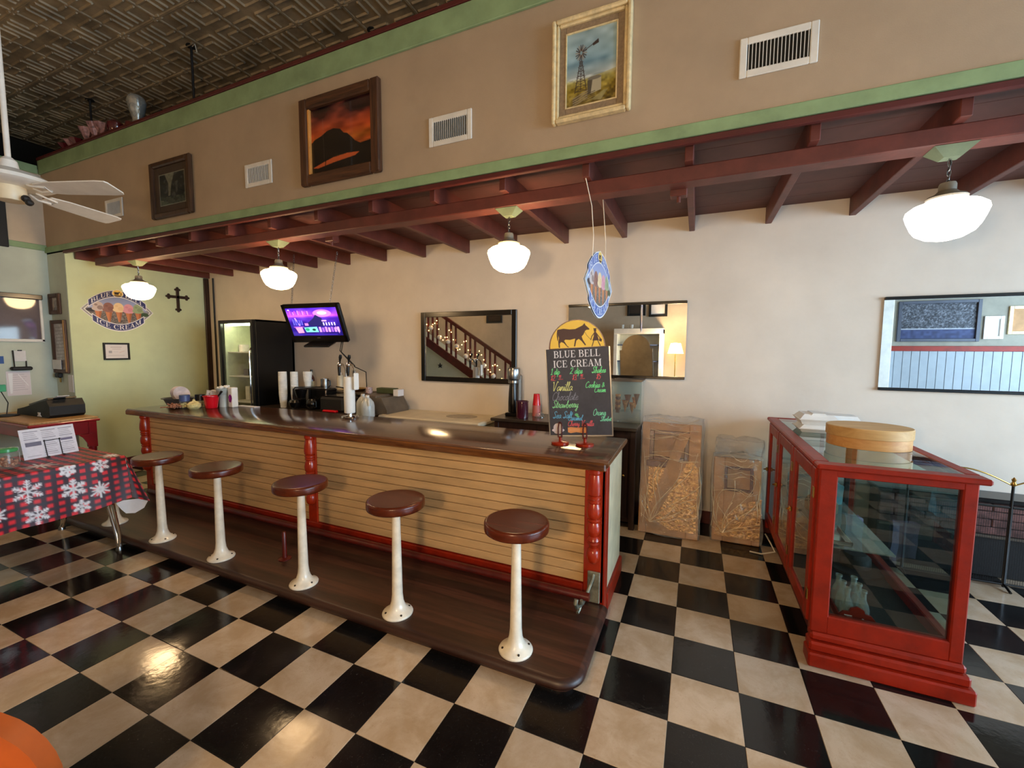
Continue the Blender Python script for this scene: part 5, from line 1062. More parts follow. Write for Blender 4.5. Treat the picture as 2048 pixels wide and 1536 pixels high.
obj('diagonal_strap', B().prism([(-.02, .12), (.05, .12), (.345, .92), (.25, .92)], (0, .150, 0), (1, 0, 0), (0, 0, 1), .006, X=X), 'cardboard', pa)
obj('gold_paper', B().prism([(.0, .10), (.0, .60), (.17, .60), (.015, .12)], (0, .152, 0), (1, 0, 0), (0, 0, 1), .004, X=X).prism([(.07, .13), (.34, .70), (.415, .62), (.415, .06), (.2, .06)], (0, .152, 0), (1, 0, 0), (0, 0, 1), .004, X=X), 'foil', pa)
w_ = crumple(-.070, .448, .128, .285, .0, 1.07, .020, 22, 1); w_.v = [tuple(X @ Vector(v)) for v in w_.v]; w_.v = [(a, b_, max(c_, .003)) for a, b_, c_ in w_.v]
obj('plastic_wrap', w_, 'wrap', pa)
M['fold'] = mat('wrap_fold', (226, 206, 176), .14, var=.1, coat=.6)
def folds(t, X, x0, x1, y, z0, z1, foc, n, sd):
    r_ = np.random.default_rng(sd); b = B()
    for k in range(n):
        a = R(18+144*k/(n-1)+r_.uniform(-6, 6)); L = r_.uniform(.25, .8)*(z1-z0); p = []; w_ = r_.uniform(-.05, .05)
        for i in range(9):
            q = i/8*L; x = foc[0]+q*math.cos(a)+w_*math.sin(i*.8); z = foc[1]+q*math.sin(a)
            if x0 < x < x1 and z0 < z < z1: p.append((x, y-.004+.005*math.sin(i*1.7+k), z))
        if len(p) > 2: b.tube(p, [r_.uniform(.0012, .0034) for _ in p], 6, X=X)
    for k in range(n//2):
        z = z1-.02-.05*k*r_.uniform(.6, 1.2); xa, xb = x0+r_.uniform(.01, .2)*(x1-x0), x1-r_.uniform(.01, .3)*(x1-x0)
        b.tube([(xa+(xb-xa)*i/7, y-.004+.004*math.sin(i*2+k), z+.015*math.sin(i*.9+k)+.02*(i/7)*r_.uniform(-1, 1)) for i in range(8)], [r_.uniform(.001, .003) for _ in range(8)], 6, X=X)
    for k in range(6):
        x = x0+r_.uniform(0, .06) if k % 2 else x1-r_.uniform(0, .05); za = z0+r_.uniform(.05, .4)*(z1-z0); b.tube([(x+.008*math.sin(i+k), y-.003, za+i*.05) for i in range(6)], [r_.uniform(.0015, .004) for _ in range(6)], 6, X=X)
    obj('plastic_fold', b, 'fold', t)['kind'] = 'stuff'
folds(pa, X, -.06, .44, .128, .03, 1.05, (.03, .11), 16, 3)
pb_, X = parcel('wrapped_parcel', 'shorter plastic wrapped carton with a square red window beside the display case', .540, .905, .245, .72, R(8), (.625, .845, .44, .65), .9, 5)
f = frame_boxes(B(), .625, .845, .44, .65, .022, .25, .28, .004); b = B(); b.f = f.f; b.mi = f.mi; b.v = [tuple(X @ Vector(v)) for v in f.v]; obj('wood_frame', b, 'maroonwood', pb_)
obj('gold_paper', B().prism([(.56, .05), (.90, .05), (.91, .40), (.75, .34), (.58, .16)], (0, .241, 0), (1, 0, 0), (0, 0, 1), .004, X=X), 'foil', pb_)
w_ = crumple(.525, .920, .222, .36, .0, .76, .020, 20, 5); w_.v = [tuple(X @ Vector(v)) for v in w_.v]; w_.v = [(a, b_, max(c_, .003)) for a, b_, c_ in w_.v]
obj('plastic_wrap', w_, 'wrap', pb_)
folds(pb_, X, .53, .915, .222, .03, .75, (.62, .08), 14, 8)
obj('wrap_bundle', crumple(.56, .90, .30, .50, .77, .88, .035, 12, 9), 'wrap', pb_)
tag(obj('power_cord', B().tube([(.82, .12, .008), (.90, .10, .012), (1.0, .14, .03), (.98, .25, .06), (.955, .34, .09)], .006, 6), 'cord'), 'thin pale cord curling on the floor by the shorter parcel', 'cord')

# ------------------------------------------------------------------ red glass display case
t = thing('display_case', 'red painted glass display case on a moulded plinth near the aisle', 'display case', (1.28, -.33, 0))
DX0, DX1, DY0, DY1, DZ = .968, 1.575, -1.13, .50, 1.072
obj('plinth', B().box(DX0-.012, DX1+.035, DY0-.055, DY0+.06, 0, .075, .008).box(DX0-.006, DX1+.022, DY0-.035, DY0+.06, .075, .125, .010).box(DX0+.0, DX1+.010, DY0-.018, DY0+.06, .125, .168, .012), 'red', t)
obj('plinth_back', B().box(DX0+.06, DX1-.02, DY0+.06, DY1, 0, .15, .006), 'redtrim', t)
obj('floor_board', B().box(DX0+.02, DX1-.01, DY0+.02, DY1-.01, .16, .18), 'blackmatte', t)
for x0, x1 in ((DX0, DX0+.078), (DX1-.055, DX1)):
    obj('post', B().box(x0, x1, DY0, DY0+.05, .165, 1.045, .006), 'red', t)
obj('post', B().box(DX0, DX0+.05, DY1-.05, DY1, .10, 1.045, .006), 'red', t); obj('post', B().box(DX1-.05, DX1, DY1-.05, DY1, .10, 1.045, .006), 'red', t)
obj('bottom_rail', B().box(DX0+.07, DX1-.05, DY0, DY0+.05, .165, .262, .006), 'red', t)
obj('top_rail', B().box(DX0+.07, DX1-.05, DY0, DY0+.05, 1.005, 1.045, .004), 'red', t)
obj('side_rail', B().box(DX1-.045, DX1, DY0+.05, DY1-.05, .165, .24, .006).box(DX1-.045, DX1, DY0+.05, DY1-.05, 1.0, 1.045, .004).box(DX0, DX0+.03, DY0+.05, DY1-.05, 1.02, 1.045, .004).box(DX0+.01, DX0+.04, DY0+.05, DY1-.05, .165, .19, .004), 'red', t)
tm_ = B(); w = .062
for a, b_, c_, d_ in ((DX0-.022, DX1+.024, DY0-.045, DY0+w-.02), (DX0-.022, DX1+.024, DY1-w+.02, DY1+.01), (DX0-.022, DX0+w-.01, DY0+w-.02, DY1-w+.02), (DX1-w+.024, DX1+.024, DY0+w-.02, DY1-w+.02)): tm_.box(a, b_, c_, d_, 1.045, DZ+.002, .008)
obj('top_frame', tm_, 'red', t)
obj('glass_top', B().box(DX0+w-.012, DX1-w+.026, DY0+w-.022, DY1-w+.022, DZ-.008, DZ-.001), 'topglass', t)
obj('front_pane', B().box(DX0+.075, DX1-.052, DY0+.020, DY0+.026, .258, 1.008), 'casepane', t)
obj('side_pane', B().box(DX1-.02, DX1-.014, DY0+.05, DY1-.05, .235, 1.005), 'casepane', t)
obj('back_panel', B().box(DX0+.05, DX1-.05, DY1-.02, DY1-.01, .16, 1.04), 'casepane', t)
ys = [-1.085, -.535, .0, .455]
for k in range(3):
    y0, y1 = ys[k]+.006, ys[k+1]-.006; s_ = .070; dr = B()
    x0, x1 = DX0-.010, DX0+.014
    dr.box(x0, x1, y0, y0+s_, .19, 1.030, .005).box(x0, x1, y1-s_, y1, .19, 1.030, .005).box(x0, x1, y0+s_, y1-s_, .19, .27, .005).box(x0, x1, y0+s_, y1-s_, .955, 1.030, .005)
    d = obj('door', dr, 'red', t); obj('door_pane', B().box(DX0, DX0+.005, y0+s_-.005, y1-s_+.005, .265, .96), 'casepane', d)
    obj('latch', B().box(x0-.014, x0, y1-.05, y1-.02, .62, .65, .003).tube([(x0-.012, y1-.035, .635), (x0-.03, y1-.05, .635)], .006, 8), 'brass', d)
    for z in (.34, .9): obj('hinge', B().box(x0-.004, x0+.002, y0-.006, y0+.022, z-.03, z+.03, .001), 'brass', d)
obj('shelf', B().box(DX0+.10, DX0+.375, DY0+.13, DY1-.06, .585, .593), 'shelfglass', t)
obj('shelf_upright', B().box(DX0+.30, DX0+.325, .20, .22, .18, 1.04, .003), 'brownframe', t); obj('shelf_upright', B().box(DX0+.43, DX0+.46, .05, .08, .18, 1.04, .003), 'blackmatte', t)
# contents
tr = thing('silver_tray', 'small silver tray on the glass shelf inside the display case', 'tray', (1.12, -.85, .594)); obj('tray', B().box(1.07, 1.17, -.98, -.72, .594, .602, .003).box(1.07, 1.078, -.98, -.72, .602, .62, .002).box(1.162, 1.17, -.98, -.72, .602, .62, .002).box(1.07, 1.17, -.98, -.972, .602, .62, .002), 'chrome', tr)
tag(obj('dome_tin', B().lathe([(.10, .0), (.10, .05), (.085, .075), (.02, .09), (.001, .092)], (1.16, -.38, .594), 24, sx=.9), 'tancloth'), 'round brown covered tin further back on the case shelf', 'tin')
tag(obj('aqua_cloth', crumple(1.20, 1.31, -.24, -.12, .596, .74, .02, 6, 2), 'aqua'), 'pale blue folded cloth standing at the back of the case shelf', 'cloth')
tag(obj('lilac_cloth', crumple(1.36, 1.46, -.16, -.05, .182, .50, .02, 6, 4), 'lilac'), 'lilac cloth bundle beyond the shelf in the display case', 'cloth')
tag(obj('dark_hat', B().lathe([(.17, 0), (.165, .012), (.09, .02), (.085, .08), (.06, .10), (.001, .105)], (1.40, -.25, .182), 26), 'blackmatte'), 'black round hat lying low at the back of the display case', 'hat')
bc = thing('bottle_carrier', 'red wooden milk bottle carrier with white marks in the display case', 'carrier', (1.19, -.95, .182))
cp = [(-.075, 0), (.075, 0), (.078, .06), (.060, .082), (.035, .085), (.028, .105), (0, .118), (-.028, .105), (-.035, .085), (-.060, .082), (-.078, .06)]
obj('front_board', B().prism([(1.19+x, z) for x, z in cp], (0, -1.03, .182), (1, 0, 0), (0, 0, 1), .012), 'red', bc); obj('back_board', B().prism([(1.19+x, z) for x, z in cp], (0, -.80, .182), (1, 0, 0), (0, 0, 1), .012), 'red', bc)
obj('side_slat', B().box(1.115, 1.125, -1.03, -.80, .19, .235, .002).box(1.255, 1.265, -1.03, -.80, .19, .235, .002).box(1.115, 1.265, -1.03, -.80, .182, .19, .002), 'red', bc)
mk_ = B()
for k in range(4): mk_.box(1.145, 1.170, -1.0435, -1.042, .195+k*.013, .201+k*.013)
mk_.box(1.135, 1.168, -1.0435, -1.042, .245, .249)
for a in (30, 90, 150): mk_.box(-.018, .018, -1.0435, -1.042, -.004, .004, X=Matrix.Translation((1.215, 0, .225)) @ Matrix.Translation((0, -1.043, 0)) @ Matrix.Rotation(R(a), 4, 'Y') @ Matrix.Translation((0, 1.043, 0)))
obj('painted_mark', mk_, 'white', bc)
for k in range(6):
    x = 1.155+.07*(k % 2); y = -.995+.075*(k//2)
    tag(obj('milk_bottle', B().lathe([(.027, 0), (.030, .004), (.030, .085), (.024, .11), (.014, .135), (.013, .17), (.017, .175), (.016, .185), (.012, .185), (.011, .14)], (x, y, .191), 18), 'bottleglass'), 'small clear milk bottle in the red carrier, %s row, %s side' % (['front', 'middle', 'back'][k//2], ['aisle', 'inner'][k % 2]), 'bottle', 'milk bottles in the red carrier')
# on top
t = thing('wooden_box', 'round bentwood box with lid on the glass display case', 'box', (1.335, -.56, DZ))
c = (1.338, -.52, DZ)
obj('box', B().lathe([(.205, 0), (.205, .075)], c, 48, sx=1.0, sy=.86).lathe([(.001, .001), (.204, .001)], c, 48, sy=.86), 'bentwood', t); obj('lid', B().lathe([(.209, .062), (.211, .064), (.211, .118), (.207, .122), (.001, .123)], c, 48, sy=.86), 'bentlid', t)
for k, (x, y, z, w, h_) in enumerate(((1.05, -.20, 0, .23, .055), (1.05, -.195, .056, .23, .072), (1.275, .02, 0, .20, .10))):
    tb = thing('takeout_box', ['lower white foam takeout box behind the bentwood box', 'upper white foam takeout box with raised lid behind the bentwood box', 'pale foam box mostly hidden behind the bentwood box lid'][k], 'box', (x, y, DZ+z), 0, 'white foam boxes on the display case')
    zb = DZ+z; hm = h_*.5
    def fr_(z0, z1, i0, i1):
        q = [(x+i0, y+i0), (x+w-i0, y+i0), (x+w-i0, y+w-i0), (x+i0, y+w-i0)]; r_ = [(x+i1, y+i1), (x+w-i1, y+i1), (x+w-i1, y+w-i1), (x+i1, y+w-i1)]
        return B().add([(a, b_, z0) for a, b_ in q]+[(a, b_, z1) for a, b_ in r_], [(3, 2, 1, 0), (4, 5, 6, 7)]+[(i, (i+1) % 4, 4+(i+1) % 4, 4+i) for i in range(4)])
    obj('tray', fr_(zb, zb+hm, .018, .0), 'foam', tb); obj('lid', fr_(zb+hm+.001, zb+h_, .0, .03), 'foam', tb); obj('rim', B().box(x-.006, x+w+.006, y-.006, y+w+.006, zb+hm-.002, zb+hm+.003), 'foam', tb)
    if k == 1: obj('lid_ridge', B().prism([(x+.06, zb+h_-.02), (x+.08, zb+h_+.008), (x+.15, zb+h_+.008), (x+.17, zb+h_-.02)], (0, y+.022, 0), (1, 0, 0), (0, 0, 1), -.16), 'foam', tb)

# ------------------------------------------------------------------ fire screen and brick heater at far right
t = thing('fire_screen', 'black mesh folding fire screen with arched brass trimmed panels', 'fire screen', (2.4, .25, 0))
px0 = (1.83, 2.385, 2.94); 
for k in range(2):
    x0, x1 = px0[k]+.008, px0[k+1]-.008; y = .25
    zt = lambda x, x0=x0, x1=x1: .70+.13*math.sin(math.pi*(.12+.76*(x-x0)/(x1-x0)))*1.0
    obj('frame', B().tube([(x0, y, .03), (x0, y, .58)], .004, 8).tube([(x1, y, .03), (x1, y, .58)], .004, 8).tube([(x0, y, .03), (x1, y, .03)], .007, 8).tube([(x0, y, .578), (x1, y, .578)], .009, 8), 'blackplastic', t)
    obj('arch', B().tube([(x0+(x1-x0)*i/16, y, .735+.095*math.sin(math.pi*i/16)-.0*i) for i in range(17)], .005, 8), 'brass', t)
    mw = B()
    for i in range(1, 44): x = x0+(x1-x0)*i/44; mw.box(x-.0007, x+.0007, y-.0007, y+.0007, .03, .578)
    for i in range(1, 46): z = .03+.548*i/46; mw.box(x0, x1, y-.0007, y+.0007, z-.0007, z+.0007)
    obj('mesh', mw, 'greymesh', t)['kind'] = 'stuff'
for x in px0[:3]:
    obj('post', B().cyl((x, .25, .01), (x, .25, .735), .008, n=10), 'blackplastic', t); obj('foot', B().tube([(x, .17, .006), (x, .21, .02), (x, .25, .03), (x, .29, .02), (x, .33, .006)], .008, 8), 'blackplastic', t); obj('finial', B().lathe([(.010, .73), (.016, .745), (.008, .76), (.013, .775), (.001, .792)], (x, .25, 0), 14), 'brass', t)
t = thing('brick_heater', 'low rose brick fronted heater behind the mesh fire screen', 'heater', (2.35, .48, 0))
obj('body', B().box(1.72, 3.3, .42, .61, 0, .56, .006), 'blackmatte', t); obj('mantel', B().box(1.70, 3.32, .38, .615, .56, .592, .006), 'blackplastic', t); obj('ledge', B().box(1.72, 3.3, .385, .42, .30, .318, .003), 'greymetal', t)
for r in range(4):
    for k in range(9):
        x0 = 1.72+k*.185-(.09 if r % 2 else 0); a, b_ = max(1.722, x0+.003), min(3.298, x0+.180)
        if b_-a > .03: obj('brick', B().box(a, b_, .398+.003*((k+r) % 2), .425, .322+r*.058, .322+r*.058+.052, .004), 'brick', t)

# ------------------------------------------------------------------ ceiling fan, rods and things on the soffit ledge
t = thing('ceiling_fan', 'white ceiling fan on a long downrod at upper left', 'fan', (-3.554, -2.49, 2.65))
c = (-3.554, -2.49, 0)
obj('downrod', B().cyl((c[0], c[1], 2.72), (c[0], c[1], ZC-.05), .014, n=12), 'white', t); obj('canopy', B().lathe([(.03, ZC-.12), (.07, ZC-.04), (.075, ZC-.006)], c, 24), 'white', t)
obj('motor', B().lathe([(.05, 2.625), (.18, 2.635), (.205, 2.65), (.20, 2.672), (.15, 2.700), (.08, 2.725), (.045, 2.735), (.038, 2.78), (.020, 2.80)], c, 36), 'white', t)
obj('switch_housing', B().lathe([(.02, 2.535), (.065, 2.54), (.072, 2.56), (.066, 2.628)], c, 26), 'freezer', t)
obj('pull_chain', B().sphere((c[0]+.10, c[1]+.03, 2.55), .022, 10).sphere((c[0]+.125, c[1]+.035, 2.525), .020, 10).sphere((c[0]+.09, c[1]+.05, 2.535), .018, 10), 'blackmatte', t)
for a in (112, 22, 202, 292):
    X = Matrix.Translation((c[0], c[1], 2.615)) @ Matrix.Rotation(R(a), 4, 'Z') @ Matrix.Rotation(R(-13), 4, 'X')
    bl = [(.19, -.045), (.30, -.062), (.60, -.072), (.655, -.066), (.665, -.05), (.665, .05), (.655, .066), (.60, .072), (.30, .062), (.19, .045)]
    bb = obj('blade', B().prism(bl, (0, 0, -.003), (1, 0, 0), (0, 1, 0), .007, X=X), 'white', t)
    obj('blade_iron', B().tube([(.12, -.02, .012), (.17, -.03, -.006), (.24, -.02, -.008), (.24, .02, -.008), (.17, .03, -.006), (.12, .02, .012)], .006, 8, X=X), 'white', bb)
for k, (x, y) in enumerate(((-4.842, -.634), (-2.851, -.035), (-7.2, -.55))):
    rd = thing('hanger_rod', ['dark suspension rod above the sunset picture end of the soffit ledge', 'pale suspension rod above the middle of the soffit ledge', 'dark suspension rod in the far left corner of the soffit ledge'][k], 'rod', (x, y, 3.975))
    obj('rod', B().cyl((x, y, 3.972), (x, y, ZC-.004), .013, n=8), 'blackmatte' if k != 1 else 'greymetal', rd); obj('flange', B().lathe([(.05, -.012), (.045, 0)], (x, y, ZC-.006), 14), 'dark', rd)
    if k == 0: obj('wire', B().tube([(x+.02, y, ZC-.02), (x+.10, y-.02, ZC-.03), (x+.13, y-.02, ZC-.12)], .005, 6), 'cord', rd)
ZL = 4.0
def vase(x, y, pr, m, lab, n=20, cat='vase'): return tag(obj('glass_vase', B().lathe(pr, (x, y, ZL), n), m), lab, cat, 'glassware on the soffit ledge')
vase(-5.20, -1.0, [(.045, 0), (.05, .01), (.042, .06), (.07, .16), (.085, .24), (.075, .28), (.06, .30), (.055, .295), (.07, .24), (.05, .12), (.02, .02)], 'glassvase', 'tall clear cut glass vase standing highest on the ledge')
vase(-5.62, -1.0, [(.05, 0), (.08, .05), (.08, .10), (.055, .13), (.05, .12), (.07, .06)], 'redvase', 'round ruby glass bowl beside the tall clear vase')
vase(-5.36, -.98, [(.05, 0), (.06, .03), (.055, .07), (.05, .06)], 'redvase', 'low ruby dish just left of the tall clear vase')
for k, (x, h_, m) in enumerate(((-5.93, .17, 'rosevase'), (-6.08, .20, 'rosevase'), (-6.26, .18, 'rosevase'), (-6.48, .10, 'redvase'), (-6.62, .11, 'rosevase'), (-6.76, .09, 'redvase'))):
    vase(x, -.99, [(.05, 0), (.055, .01), (.03, h_*.35), (.065, h_*.8), (.08, h_), (.074, h_), (.055, h_*.75)], m, 'faceted rose glass piece on the ledge, %s from the tall clear vase' % ['first', 'second', 'third', 'fourth', 'fifth', 'sixth'][k], 8)
for k in range(8):
    x = -7.5-.12*(k % 4); y = -1.6-.3*k; tag(obj('ledge_trinket', B().lathe([(.05, 0), (.08, .08), (.05, .16), (.03, .22), (.001, .23)], (x, y, 3.87), 10), ['blackmatte', 'greymetal', 'white', 'dark'][k % 4]), '%s trinket on the dark left ledge behind the ceiling fan, number %s from the corner' % (['black', 'grey', 'white', 'dark'][k % 4], ['one', 'two', 'three', 'four', 'five', 'six', 'seven', 'eight'][k]), 'ornament', 'trinkets on the left ledge')

# ------------------------------------------------------------------ left wall, pier and alcove wall
def wall_x(name, lab, cat, x, y0, y1, z0, z1, m, th=.004): return tag(obj(name, B().box(x, x+th, y0, y1, z0, z1, .001), m), lab, cat)
t = thing('smoked_mirror', 'smoked glass panel with black top rail and pale frame on the left wall', 'mirror', (XA, -1.7, 1.7))
obj('pane', B().box(XA+.004, XA+.012, -2.3, -1.16, 1.74, 2.24), 'darkglass', t); obj('top_rail', B().box(XA+.002, XA+.06, -2.32, -1.14, 2.235, 2.295, .006), 'black', t); obj('edge_strip', B().box(XA+.002, XA+.03, -1.165, -1.14, 1.71, 2.235, .004).box(XA+.002, XA+.03, -2.3, -1.14, 1.705, 1.74, .004), 'white', t)
t = thing('wall_picture', 'dark framed pale picture high on the left wall beside the fan', 'picture', (XA, -1.7, 2.85)); obj('frame', B().box(XA+.002, XA+.03, -1.46, -1.38, 2.84, 3.42, .004).box(XA+.002, XA+.03, -2.1, -1.46, 2.84, 2.89, .004).box(XA+.002, XA+.03, -2.1, -1.46, 3.37, 3.42, .004), 'blackmatte', t); obj('print', B().box(XA+.002, XA+.01, -2.1, -1.46, 2.89, 3.37), 'paper', t)
t = thing('card_reader', 'white label holder over a black card tray on the left wall', 'holder', (XA, -1.36, 1.40)); obj('card', B().box(XA+.004, XA+.014, -1.415, -1.315, 1.465, 1.595, .002), 'paper', t); obj('tray', B().box(XA+.004, XA+.07, -1.46, -1.28, 1.355, 1.40, .012), 'blackmatte', t); obj('prong', B().cyl((XA+.02, -1.42, 1.38), (XA+.016, -1.425, 1.60), .006, n=8).cyl((XA+.02, -1.32, 1.38), (XA+.016, -1.318, 1.47), .006, n=8), 'blackmatte', t); obj('clip', B().box(XA+.006, XA+.02, -1.385, -1.345, 1.592, 1.606, .004), 'blackplastic', t)
cv = Cv(60, 66, (222, 214, 220))
for k in range(8): cv.line([(10+rng.random()*4, 10+k*6), (44+rng.random()*8, 9+k*6)], 1, (176, 170, 180))
cv.poly([(4, 4), (16, 4), (12, 60), (6, 62)], (240, 240, 244)); cv.line([(30, 8), (54, 40)], 2, (240, 238, 242))
nt = thing('posted_notice', 'plastic sleeved white notice taped below the black card tray', 'notice', (XA, -1.38, 1.04)); obj('sleeve', B().box(XA+.002, XA+.005, -1.495, -1.29, 1.045, 1.345), 'paper', nt); picture('print', cv, lambda u, v: (XA+.006, -1.49+u*.195, 1.34-v*.29), PRG, nt)
wall_x('blue_card', 'small blue card pinned at the far left edge of the left wall', 'card', XA+.002, -1.62, -1.50, 1.44, 1.53, 'bluepaper')
t = thing('sign_spike', 'green tag on a black wire stand with round base on the desk', 'sign holder', (-6.85, -1.64, .85)); obj('base', B().lathe([(.10, 0), (.10, .01), (.03, .02)], (-6.85, -1.645, .855), 24), 'blackmatte', t); obj('wire', B().tube([(-6.85, -1.645, .87), (-6.87, -1.62, 1.0), (-6.90, -1.66, 1.14)], .005, 6), 'blackmatte', t); obj('tag', B().box(-6.93, -6.885, -1.74, -1.62, 1.13, 1.21, .004), 'lightgreen', t)
# pier pictures
t = thing('pier_picture', 'small brown framed portrait at the top of the narrow pier', 'picture', (-7.16, YS, 2.08)); obj('frame', frame_boxes(B(), -7.31+.02, -7.02, 2.06, 2.32, .05, YS-.03, YS-.001, .006), 'rustic', t); cv = Cv(40, 40, (190, 186, 182)); cv.ell(20, 18, 9, 11, (150, 146, 146)); cv.ell(20, 40, 15, 12, (130, 128, 132)); cv.noise(5, 30); picture('print', cv, lambda u, v: (-7.24+u*.17, YS-.008, 2.27-v*.16), PRG, t)
t = thing('notice_frame', 'tall brown framed notice board with curling papers on the narrow pier', 'notice board', (-7.1, YS, 1.32)); obj('frame', frame_boxes(B(), -7.29, -6.93, 1.31, 1.985, .045, YS-.03, YS-.001, .005), 'rustic', t); cv = Cv(48, 96, (188, 186, 192)); cv.noise(4, 40); cv.noise(12, 26)
for k in range(12): cv.line([(6, 8+k*7), (40, 7+k*7)], 1, (130, 126, 136))
picture('print', cv, lambda u, v: (-7.245+u*.27, YS-.010, 1.94-v*.585), PRG, t); obj('loose_paper', B().box(-7.285, -7.06, YS-.036, YS-.032, 1.36, 1.48), 'paper', t); obj('edge_strip', B().box(-6.955, -6.925, YS-.036, YS-.030, 1.33, 1.98, .003), 'tanwood', t)  # lit right edge of the frame put in as a lighter strip
tag(obj('taped_note', B().box(-6.99, -6.87, YS-.006, YS-.002, 1.07, 1.29), 'paper'), 'small paper note taped below the notice board on the pier', 'note')
t = thing('key_hook', 'dark key hook with a copper tag under the notice board', 'hook', (-7.13, YS, 1.24)); obj('hook', B().box(-7.22, -7.12, YS-.05, YS-.005, 1.25, 1.31, .01), 'blackmatte', t); obj('key_tag', B().box(-7.16, -7.12, YS-.03, YS-.02, 1.19, 1.25, .004), 'brass', t)
# certificate and cross
t = thing('certificate', 'small black framed certificate under the oval decal', 'certificate', (XC, -.6, 1.47)); fb_ = B(); y0, y1, z0, z1 = -.748, -.462, 1.475, 1.705
fb_.box(XC+.001, XC+.018, y0, y0+.022, z0, z1, .003).box(XC+.001, XC+.018, y1-.022, y1, z0, z1, .003).box(XC+.001, XC+.018, y0+.022, y1-.022, z0, z0+.022, .003).box(XC+.001, XC+.018, y0+.022, y1-.022, z1-.022, z1, .003); obj('frame', fb_, 'blackmatte', t)
cv = Cv(64, 48, (230, 224, 226)); cv.line([(16, 10), (46, 10)], 1.4, (160, 150, 160)); cv.line([(20, 16), (44, 16)], 1, (190, 180, 186)); cv.rect(10, 22, 19, 30, (170, 168, 178)); cv.line([(24, 26), (36, 26)], 1.5, (206, 206, 216)); cv.line([(40, 28), (54, 23)], 1.5, (216, 190, 190)); cv.line([(8, 38), (54, 38)], 1, (190, 184, 190))
picture('print', cv, lambda u, v: (XC+.006, y0+.02+u*(y1-y0-.04), z1-.02-v*(z1-z0-.04)), PRG, t)
t = thing('wall_cross', 'dark ornate wooden cross on the pale green alcove wall', 'cross', (XC, .17, 2.21)); X = Matrix(((0, 0, 1, XC+.002), (1, 0, 0, .172), (0, 1, 0, 2.365), (0, 0, 0, 1)))
cr = B().box(-.021, .021, -.145, .145, 0, .014, .004, X=X).box(-.115, .115, .018, .060, 0, .014, .004, X=X)
obj('arms', cr, 'darkwood', t)
for (x, z) in ((0, .148), (0, -.148), (-.120, .039), (.120, .039)):
    tf_ = B()
    for dx, dz in ((0, 0), (.024, 0), (-.024, 0), (0, .024), (0, -.024)): tf_.lathe([(.017, 0), (.017, .012), (.012, .016), (.001, .017)], (x+dx, z+dz, 0), 12, X=X)
    obj('finial', tf_, 'darkwood', t)

# ------------------------------------------------------------------ desk, case, snowflake table
t = thing('red_desk', 'cherry red wooden side desk with turned legs against the left wall', 'desk', (-6.6, -1.45, 0))
obj('top', B().box(-7.28, -5.95, -1.76, -1.20, .825, .85, .006), 'tanwood', t); obj('edge', B().box(-7.285, -5.94, -1.77, -1.19, .80, .826, .006), 'deskred', t)
obj('apron', B().box(-5.995, -5.975, -1.70, -1.25, .66, .80, .004).box(-7.22, -5.99, -1.715, -1.695, .66, .80, .004).box(-7.22, -5.99, -1.26, -1.24, .66, .80, .004), 'deskred', t)
obj('corbel', B().prism([(-1.26, .66), (-1.38, .66), (-1.34, .62), (-1.31, .56), (-1.30, .52), (-1.26, .52)], (-5.975, 0, 0), (0, 1, 0), (0, 0, 1), .02), 'deskred', t)
for x, y in ((-6.0, -1.25), (-6.0, -1.71), (-7.22, -1.25), (-7.22, -1.71)): obj('leg', B().lathe([(.022, 0), (.03, .05), (.022, .10), (.034, .22), (.028, .34), (.036, .40), (.026, .43), (.036, .46), (.036, .52)], (x, y, 0), 18).box(x-.036, x+.036, y-.036, y+.036, .50, .80, .004), 'deskred', t)
t = thing('black_case', 'black soft equipment case with a pale handle buckle on the red desk', 'case', (-6.5, -1.42, .85))
cs = [(-.48, 0), (.30, 0), (.34, .03), (.34, .13), (.28, .20), (.10, .17), (-.28, .09), (-.46, .06)]
obj('shell', B().prism([(x, z) for x, z in cs], (-6.52, -1.52, .852), (1, 0, 0), (0, 0, 1), -.30), 'blackmatte', t, smooth=20); obj('flap', B().prism([(-.20, .113), (.26, .205), (.25, .222), (-.22, .128)], (-6.52, -1.50, .852), (1, 0, 0), (0, 0, 1), -.24), 'blackplastic', t); obj('buckle', B().prism([(-.05, 0), (.05, 0), (.02, .02), (.03, .045), (-.03, .045), (-.02, .02)], (-6.42, -1.521, .86), (1, 0, 0), (0, 0, 1), .006), 'paper', t); obj('strap', B().box(-6.55, -6.45, -1.48, -1.30, .985, .998, .004), 'blackplastic', t)
tag(obj('receipt', B().prism([(0, 0), (.12, .03), (.12, .036), (0, .006)], (-6.30, -1.45, 1.06), (1, 0, 0), (0, 0, 1), -.10), 'paper'), 'curling white receipt lying on the back of the black case', 'paper')
# snowflake table
TX0, TX1, TY0, TY1, TZ = -4.74, -3.975, -3.3, -1.845, .742
t = thing('dining_table', 'dining table on splayed chrome legs under the snowflake tablecloth', 'table', (-4.36, -2.5, 0))
obj('top', B().box(TX0+.008, TX1-.008, TY0, TY1-.008, TZ-.032, TZ-.003, .004), 'white', t)
for x, y, sx in ((TX1-.06, TY1-.11, 1), (TX0+.06, TY1-.11, -1), (TX1-.06, TY0+.1, 1), (TX0+.06, TY0+.1, -1)):
    sy = 1 if y > -2.5 else -1; lg = B()
    for o_ in (-.028, .028):
        lg.tube([(x+o_*.8-sx*.08, y+o_*1.1-sy*.02, TZ-.03), (x+o_*.9+sx*.0, y+o_*.5, .55), (x+sx*.12+o_*.40, y+sy*.01+o_*.2, .12), (x+sx*.155+o_*.3, y+sy*.0, .02)], .0115, 10)
    l_ = obj('leg', lg, 'chrome', t); obj('foot', B().lathe([(.024, 0), (.024, .01), (.018, .03)], (x+sx*.155, y, 0), 14), 'steel', l_)
